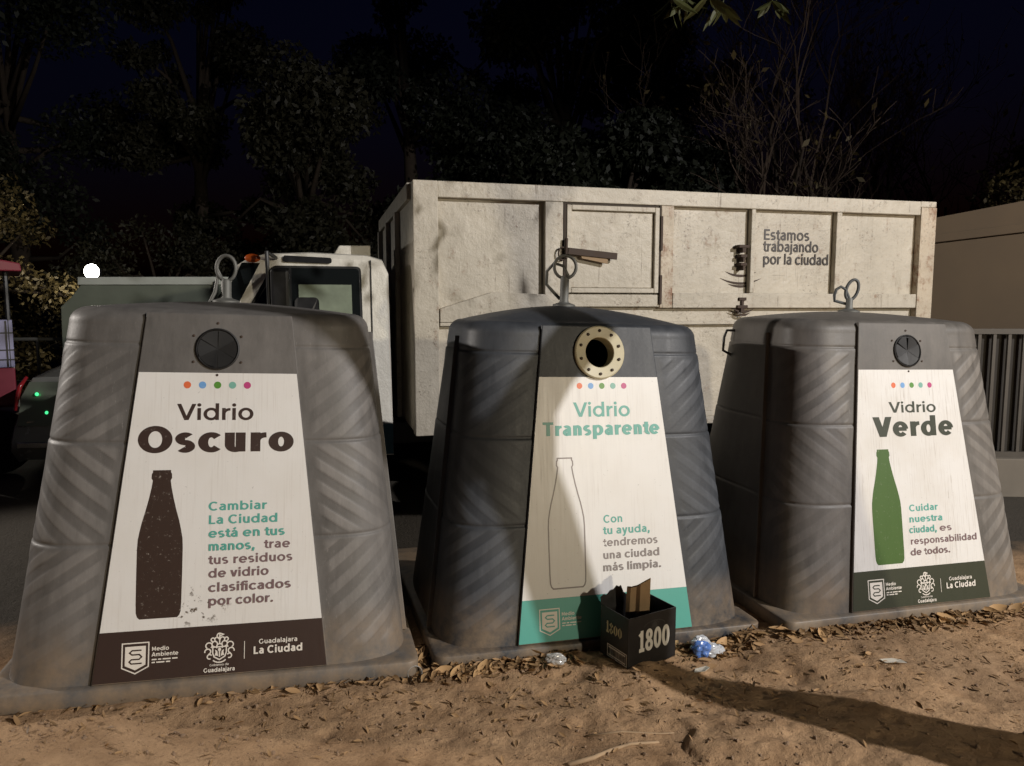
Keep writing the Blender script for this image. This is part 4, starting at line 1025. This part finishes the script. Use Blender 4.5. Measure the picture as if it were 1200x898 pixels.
def dry_leaf(name, loc, L, w, mat, label, rot):
    m_ = MB(); vs = []; fs = []
    for i in range(9):
        t_ = i/8; ww = w*(sin(pi*t_**.85)**.8)*.5+.0008; x = (t_-.5)*L; z = .012*sin(pi*t_)+.012*t_
        vs += [(x, ww, z+ww*.55), (x, 0, z), (x, -ww, z+ww*.4)]
    for i in range(8): fs += [(3*i, 3*i+1, 3*i+4, 3*i+3), (3*i+1, 3*i+2, 3*i+5, 3*i+4)]
    m_.add(vs, fs); m_.tube([(-.5*L, 0, 0), (-.62*L, .004, .004)], .0012, 4)
    o = m_.build(name, mat, smooth=True); o.location = (loc[0], loc[1], gzf(*loc)+.002); o.rotation_euler = (0, 0, rot); return tag(o, label, 'leaf')
dry_leaf('dry_leaf', (-1.08, 2.94), .105, .036, M_leafD, 'single orange dry leaf below the brown band of the Vidrio Oscuro bottle bank', .35)
dry_leaf('dry_leaf', (.72, 3.235), .14, .062, M_leafP, 'broad curled tan leaf at the right foot of the black carton', .5)
M_stick = simple('dry_stick', (.36, .25, .15), .9, 0, .4, 20)
def stick(pts, rad, label):
    m_ = MB(); P = [(x, y, gzf(x, y)+.004) for x, y in pts]; m_.tube(P, list(np.linspace(rad, rad*.45, len(P))), 7)
    return tag(m_.build('stick', M_stick, smooth=True), label, 'stick')
stick([(.20, 2.46), (.29, 2.50), (.36, 2.56), (.44, 2.60), (.55, 2.625)], .010, 'pale dry stick on the dirt left of the raised clod')
stick([(.28, 2.665), (.42, 2.675), (.56, 2.68), (.62, 2.685)], .005, 'thin straight twig on the dirt above the pale dry stick')
stick([(-.12, 3.16), (-.10, 3.155), (-.085, 3.15)], .007, 'short dark broken twig leaning at the base of the Vidrio Transparente bottle bank')

# drifts of dry leaves along the base plates
def litter(name, n, mat, seed, size, spread, rngs, labels=None):
    r = np.random.default_rng(seed); V = []; Fc = []
    for _ in range(n):
        i = r.integers(0, len(rngs)); (x0, y0), (x1, y1), wgt = rngs[i]
        if r.random() > wgt: continue
        t_ = r.random(); off = abs(r.normal())*spread
        x = x0+(x1-x0)*t_+r.normal()*.02; y = y0+(y1-y0)*t_-off
        z = gzf(x, y)+.003+.02*r.random()*max(0, 1-off/.12)
        a = r.uniform(0, 2*pi); L_ = size*r.uniform(.5, 1.35); w_ = L_*r.uniform(.25, .5); tl = r.normal()*.28; rl = r.normal()*.4; cu_ = r.uniform(-.25, .5)
        b = len(V); R_ = Euler((rl, tl, a)).to_matrix()
        for k in range(5):
            q = k/4; ww = w_*(sin(pi*min(.97, max(.03, q)))**.8)*.5; c = Vector(((q-.5)*L_, 0, cu_*L_*(q-.5)**2))
            for sgn in (1, 0, -1):
                p = R_ @ (c+Vector((0, sgn*ww, abs(sgn)*ww*.5))); V.append((x+p.x, y+p.y, z+p.z+.004))
        for k in range(4): Fc += [(b+3*k, b+3*k+1, b+3*k+4, b+3*k+3), (b+3*k+1, b+3*k+2, b+3*k+5, b+3*k+4)]
    m_ = MB(); m_.add(V, Fc); o = m_.build(name, mat, smooth=True); return tag(o, kind='stuff')
LM = leafmat('leaf_litter', (.27, .165, .080), .85)
edges = [((-1.25, 2.93), (-.42, 3.14), .75), ((-2.1, 2.72), (-1.25, 2.93), .18), ((-.40, 3.12), (.30, 3.30), 1.0), ((.78, 3.38), (1.22, 3.56), .7), ((1.30, 3.50), (2.1, 3.72), .95), ((2.1, 3.70), (2.9, 3.95), 1.0), ((-.45, 3.15), (-.30, 3.5), .6)]
litter('leaf_litter', 2300, LM, 41, .048, .065, edges)
litter('large_leaf_litter', 230, leafmat('pale_leaf_litter', (.40, .25, .12), .7), 45, .085, .06, edges)
scatter = [((-2.0, 3.0), (2.8, 3.75), 1.0), ((-1.8, 2.75), (2.4, 3.3), 1.0)]
litter('scattered_leaf_litter', 800, LM, 42, .030, .30, scatter)
litter('scattered_leaf_litter', 500, leafmat('leaf_crumbs', (.20, .13, .07), .9), 43, .013, .32, scatter)
def stones(n, seed):
    r = np.random.default_rng(seed); m_ = MB()
    ico = bmesh.new(); bmesh.ops.create_icosphere(ico, subdivisions=1, radius=1); IV = [v.co.copy() for v in ico.verts]; IF = [tuple(v.index for v in f.verts) for f in ico.faces]; ico.free()
    for _ in range(n):
        x = r.uniform(-2.1, 2.8); y = 2.35+r.random()**1.2*(.75+.22*x)+.1; s_ = .0025+.010*r.random()**5
        z = gzf(x, y); e = Euler(tuple(r.uniform(0, 6, 3))).to_matrix(); sc_ = Vector((1, r.uniform(.6, 1), r.uniform(.4, .8)))
        m_.add([Vector((x, y, z+s_*.2)) + (e @ Vector((v.x*sc_.x, v.y*sc_.y, v.z*sc_.z)))*s_*r.uniform(.8, 1.2) for v in IV], IF)
    return tag(m_.build('gravel', simple('pebble', (.24, .16, .10), .9, 0, .5, 30)), kind='stuff')
stones(1500, 51)

# ------------------------------------------------------------------ far left: trailer, lamp, railing, red cart, car
tl_ = empty('box_trailer', (-5.45, 9.0, 0), (0, 0, radians(-2)), label='low grey green box trailer with a pale top rail behind the Vidrio Oscuro bottle bank', cat='trailer')
M_gg = simple('grey_green_paint', (.20, .225, .18), .5, 0, .3, 3); M_pale = simple('pale_rail_paint', (.62, .66, .60), .5, 0, .2, 5)
m = MB(); m.prism([(-.02, .55), (3.1, .55), (3.1, 1.86), (.26, 1.86), (.14, 1.72), (0, 1.60)], 0, 2.0); m.build('body', M_gg, tl_, bevel=.01)
for y0_ in (-.02, 1.9):
    m = MB(); m.box((.24, y0_, 1.863), (3.12, y0_+.12, 1.955)); m.build('top_rail', M_pale, tl_, bevel=.006)
m = MB(); m.box((1.92, -.03, .6), (1.97, -.002, 1.85)); m.build('side_post', M_gg, tl_); m = MB(); m.tube([(1.93, -.05, 1.80), (1.93, -.05, 1.90), (1.95, -.02, 1.91)], .012, 6); m.build('hook', M_galv, tl_)
for x in (.7, 2.5):
    m = MB(); m.lathe([(.001, -.08), (.2, -.09), (.30, -.08), (.33, -.05), (.33, .05), (.30, .08), (.001, .08)], 26, Matrix.Translation((x, .12, .33)) @ Matrix.Rotation(pi/2, 4, 'X')); m.build('wheel', M_tyre, tl_, auto=40)
    m = MB(); m.box((x-.05, .2, .3), (x+.05, 1.8, .548)); m.build('axle', M_black, tl_)
fl_ = empty('flood_lamp', (-6.70, 12.0, gzf(-6.7, 12)), label='small glaring white flood lamp on a post over the end of the trailer', cat='lamp')
m = MB(); m.tube([(0, .06, 0), (0, .06, 2.10)], .035, 8); m.box((-.10, -.02, 2.10), (.10, .05, 2.21)); m.build('post', M_black, fl_)
m = MB(); m.lathe([(.0, .09), (.05, .082), (.09, .055), (.115, .02), (.118, 0)], 24, Matrix.Translation((0, -.05, 2.16)) @ Matrix.Rotation(pi/2, 4, 'X')); m.build('lens', emit('flood_lamp_glow', (1, .96, .86), 30), fl_, smooth=True)
l = bpy.data.lights.new('flood_lamp_light', 'POINT'); l.energy = 80; l.color = (1, .92, .76); l.shadow_soft_size = .12
o = bpy.data.objects.new('flood_lamp_light', l); o.location = (0, -.24, 2.16); COL.objects.link(o); o.parent = fl_
rl_ = empty('railing', (-7.2, 9.4, 0), (0, 0, radians(3)), label='thin metal hand railing between the red cart and the bottle banks', cat='railing')
m = MB(); m.tube([(0, 0, 1.19), (2.2, 0, 1.19)], .022, 7); m.tube([(0, 0, .65), (2.2, 0, .65)], .016, 7); m.build('rail', M_galv, rl_)
for x in (.1, 1.15, 2.1):
    m = MB(); m.tube([(x, 0, -.05), (x, 0, 1.165)], .02, 7); m.build('post', M_black, rl_)
ct = empty('street_cart', (-5.46, 6.46, gzf(-5.4, 6.5)), (0, 0, radians(34)), label='red street cart with a post held red canopy and a pale blue side panel', cat='cart')
M_red = simple('red_paint', (.22, .022, .040), .45, 0, .3, 6)
cz = -ct.location.z
m = MB(); m.box((0, 0, .66+cz), (.93, 1.1, 1.03+cz)); m.build('body', M_red, ct, bevel=.02)
m = MB(); m.box((.0, -.012, .60+cz), (.95, 1.11, .658+cz)); m.build('trim_strip', simple('pale_trim', (.40, .38, .42), .5), ct)
m = MB(); m.box((0, 0, 1.032+cz), (.93, .05, 1.48+cz)); sp_ = m.build('side_panel', simple('pale_blue_panel', (.30, .30, .46), .5, 0, .2, 8), ct, bevel=.01)
m = MB(); 
for z in (1.10, 1.19, 1.35): m.box((.0, -.006, z+cz), (.93, -.001, z+.012+cz))
for x in (.16, .33, .5, .67, .87): m.box((x, -.009, 1.04+cz), (x+.014, -.0062, 1.47+cz))
m.build('grid', M_black, sp_)
m = MB(); m.prism([(-.15, 1.93+cz), (1.03, 1.925+cz), (1.02, 2.00+cz), (.5, 2.10+cz), (-.15, 2.03+cz)], -.15, 1.25); m.build('canopy', M_red, ct, bevel=.012)
for x, y in ((.90, .02), (.90, 1.05), (.04, .02), (.04, 1.05)):
    m = MB(); m.tube([(x, y, 1.03+cz), (x, y, 1.928+cz)], .022, 7); m.build('canopy_post', M_black, ct)
for x in (.2, .75):
    m = MB(); m.lathe([(.001, -.04), (.26, -.045), (.30, -.03), (.30, .03), (.26, .045), (.001, .04)], 26, Matrix.Translation((x, -.06, .30)) @ Matrix.Rotation(pi/2, 4, 'X')); m.build('wheel', M_tyre, ct, auto=40)
# silver car seen from its tail, mostly hidden by the first bottle bank
car = empty('parked_car', (-4.33, 6.30, gzf(-4.4, 6.4)), (0, 0, radians(6)), label='silver grey parked car with a red tail light behind the Vidrio Oscuro bottle bank', cat='car')
M_car = simple('silver_car_paint', (.30, .30, .27), .25, .2, .2, 4)
M_chr = simple('chrome', (.5, .5, .5), .2, .9)
prof = [(0.06, .22), (-.05, .34), (-.05, .40), (.0, .50), (.06, .78), (.12, .94), (.40, .99), (.62, 1.02), (1.15, 1.36), (1.7, 1.42), (2.5, 1.36), (3.1, .98), (4.0, .86), (4.15, .5), (4.1, .24)]
cw = 1.55
m = MB(); ring = []
for j, x in enumerate((0, .04, .14, cw-.14, cw-.04, cw)):
    ins = (.07, .018, 0, 0, .018, .07)[j]; R_ = []
    for y, z in prof:
        ti = .24*max(0, z-.55)/.8; xx = x+(ti if j < 3 else -ti); R_.append((xx, y+(ins if y < 1 else -ins), z-ins*.5))
    ring.append(R_)
n_ = len(prof); m.add([p for R_ in ring for p in R_], [(j*n_+i, j*n_+(i+1) % n_, (j+1)*n_+(i+1) % n_, (j+1)*n_+i) for j in range(5) for i in range(n_)]+[tuple(range(n_-1, -1, -1)), tuple(5*n_+i for i in range(n_))])
cbod = m.build('body', M_car, car, auto=35)
for s_ in (0, 1):
    fx = lambda x: x if s_ == 0 else cw-x
    m = MB(); m.tube([(fx(.13), .10, .945), (fx(.085), .06, .86), (fx(.075), .035, .78), (fx(.06), .02, .66)], [.012, .02, .02, .012], 8); m.build('tail_light', simple('red_lens', (.30, .02, .025), .15), cbod, smooth=True)
    for y in (.85, 3.35):
        m = MB(); m.lathe([(.001, -.09), (.2, -.10), (.28, -.09), (.30, -.06), (.30, .06), (.28, .09), (.001, .09)], 26, Matrix.Translation((fx(.06), y, .30)) @ Matrix.Rotation(pi/2, 4, 'Y')); m.build('wheel', M_tyre, car, auto=40)
m = MB(); m.add([(.33, .655, 1.06), (cw-.33, .655, 1.06), (cw-.36, 1.10, 1.345), (.36, 1.10, 1.345)], [(0, 1, 2, 3)]); m.build('rear_window', M_glass, cbod)
m = MB(); m.box((.10, -.075, .345), (cw-.10, -.04, .395)); m.build('bumper_strip', M_chr, cbod, bevel=.006)
m = MB(); m.tube([(.16, .0, .56), (cw-.16, .0, .56)], .012, 6); m.build('chrome_strip', M_chr, cbod)
m = MB(); m.box((.55, .0, .60), (1.0, .03, .72)); m.build('number_plate_recess', M_black, cbod, bevel=.006)
m = MB(); m.add([(.075, -.012, .53), (.50, -.03, .53), (.50, .03, .80), (.48, .075, .90), (.15, .085, .90), (.10, .04, .78), (.085, .11, .53), (.16, .20, .90)], [(0, 1, 2, 5), (5, 2, 3, 4), (6, 0, 5), (6, 5, 4, 7)])
m.build('reflection_panel', glass('greenish_reflection', (.17, .19, .145), .08), cbod, bevel=.006)  # added panel, its tint imitates greenish reflections on the car's corner
for x, z in ((.24, .80), (.32, .64)):  # glowing dots added to imitate green reflections on the car, not lamps
    m = MB(); m.lathe([(.0, .012), (.012, .009), (.016, 0)], 10, Matrix.Translation((x, -.005+.10*(z-.53), z)) @ Matrix.Rotation(pi/2, 4, 'X')); m.build('green_glint', emit('green_glint_emit', (.08, 1.0, .35), 1.2), cbod, smooth=True)
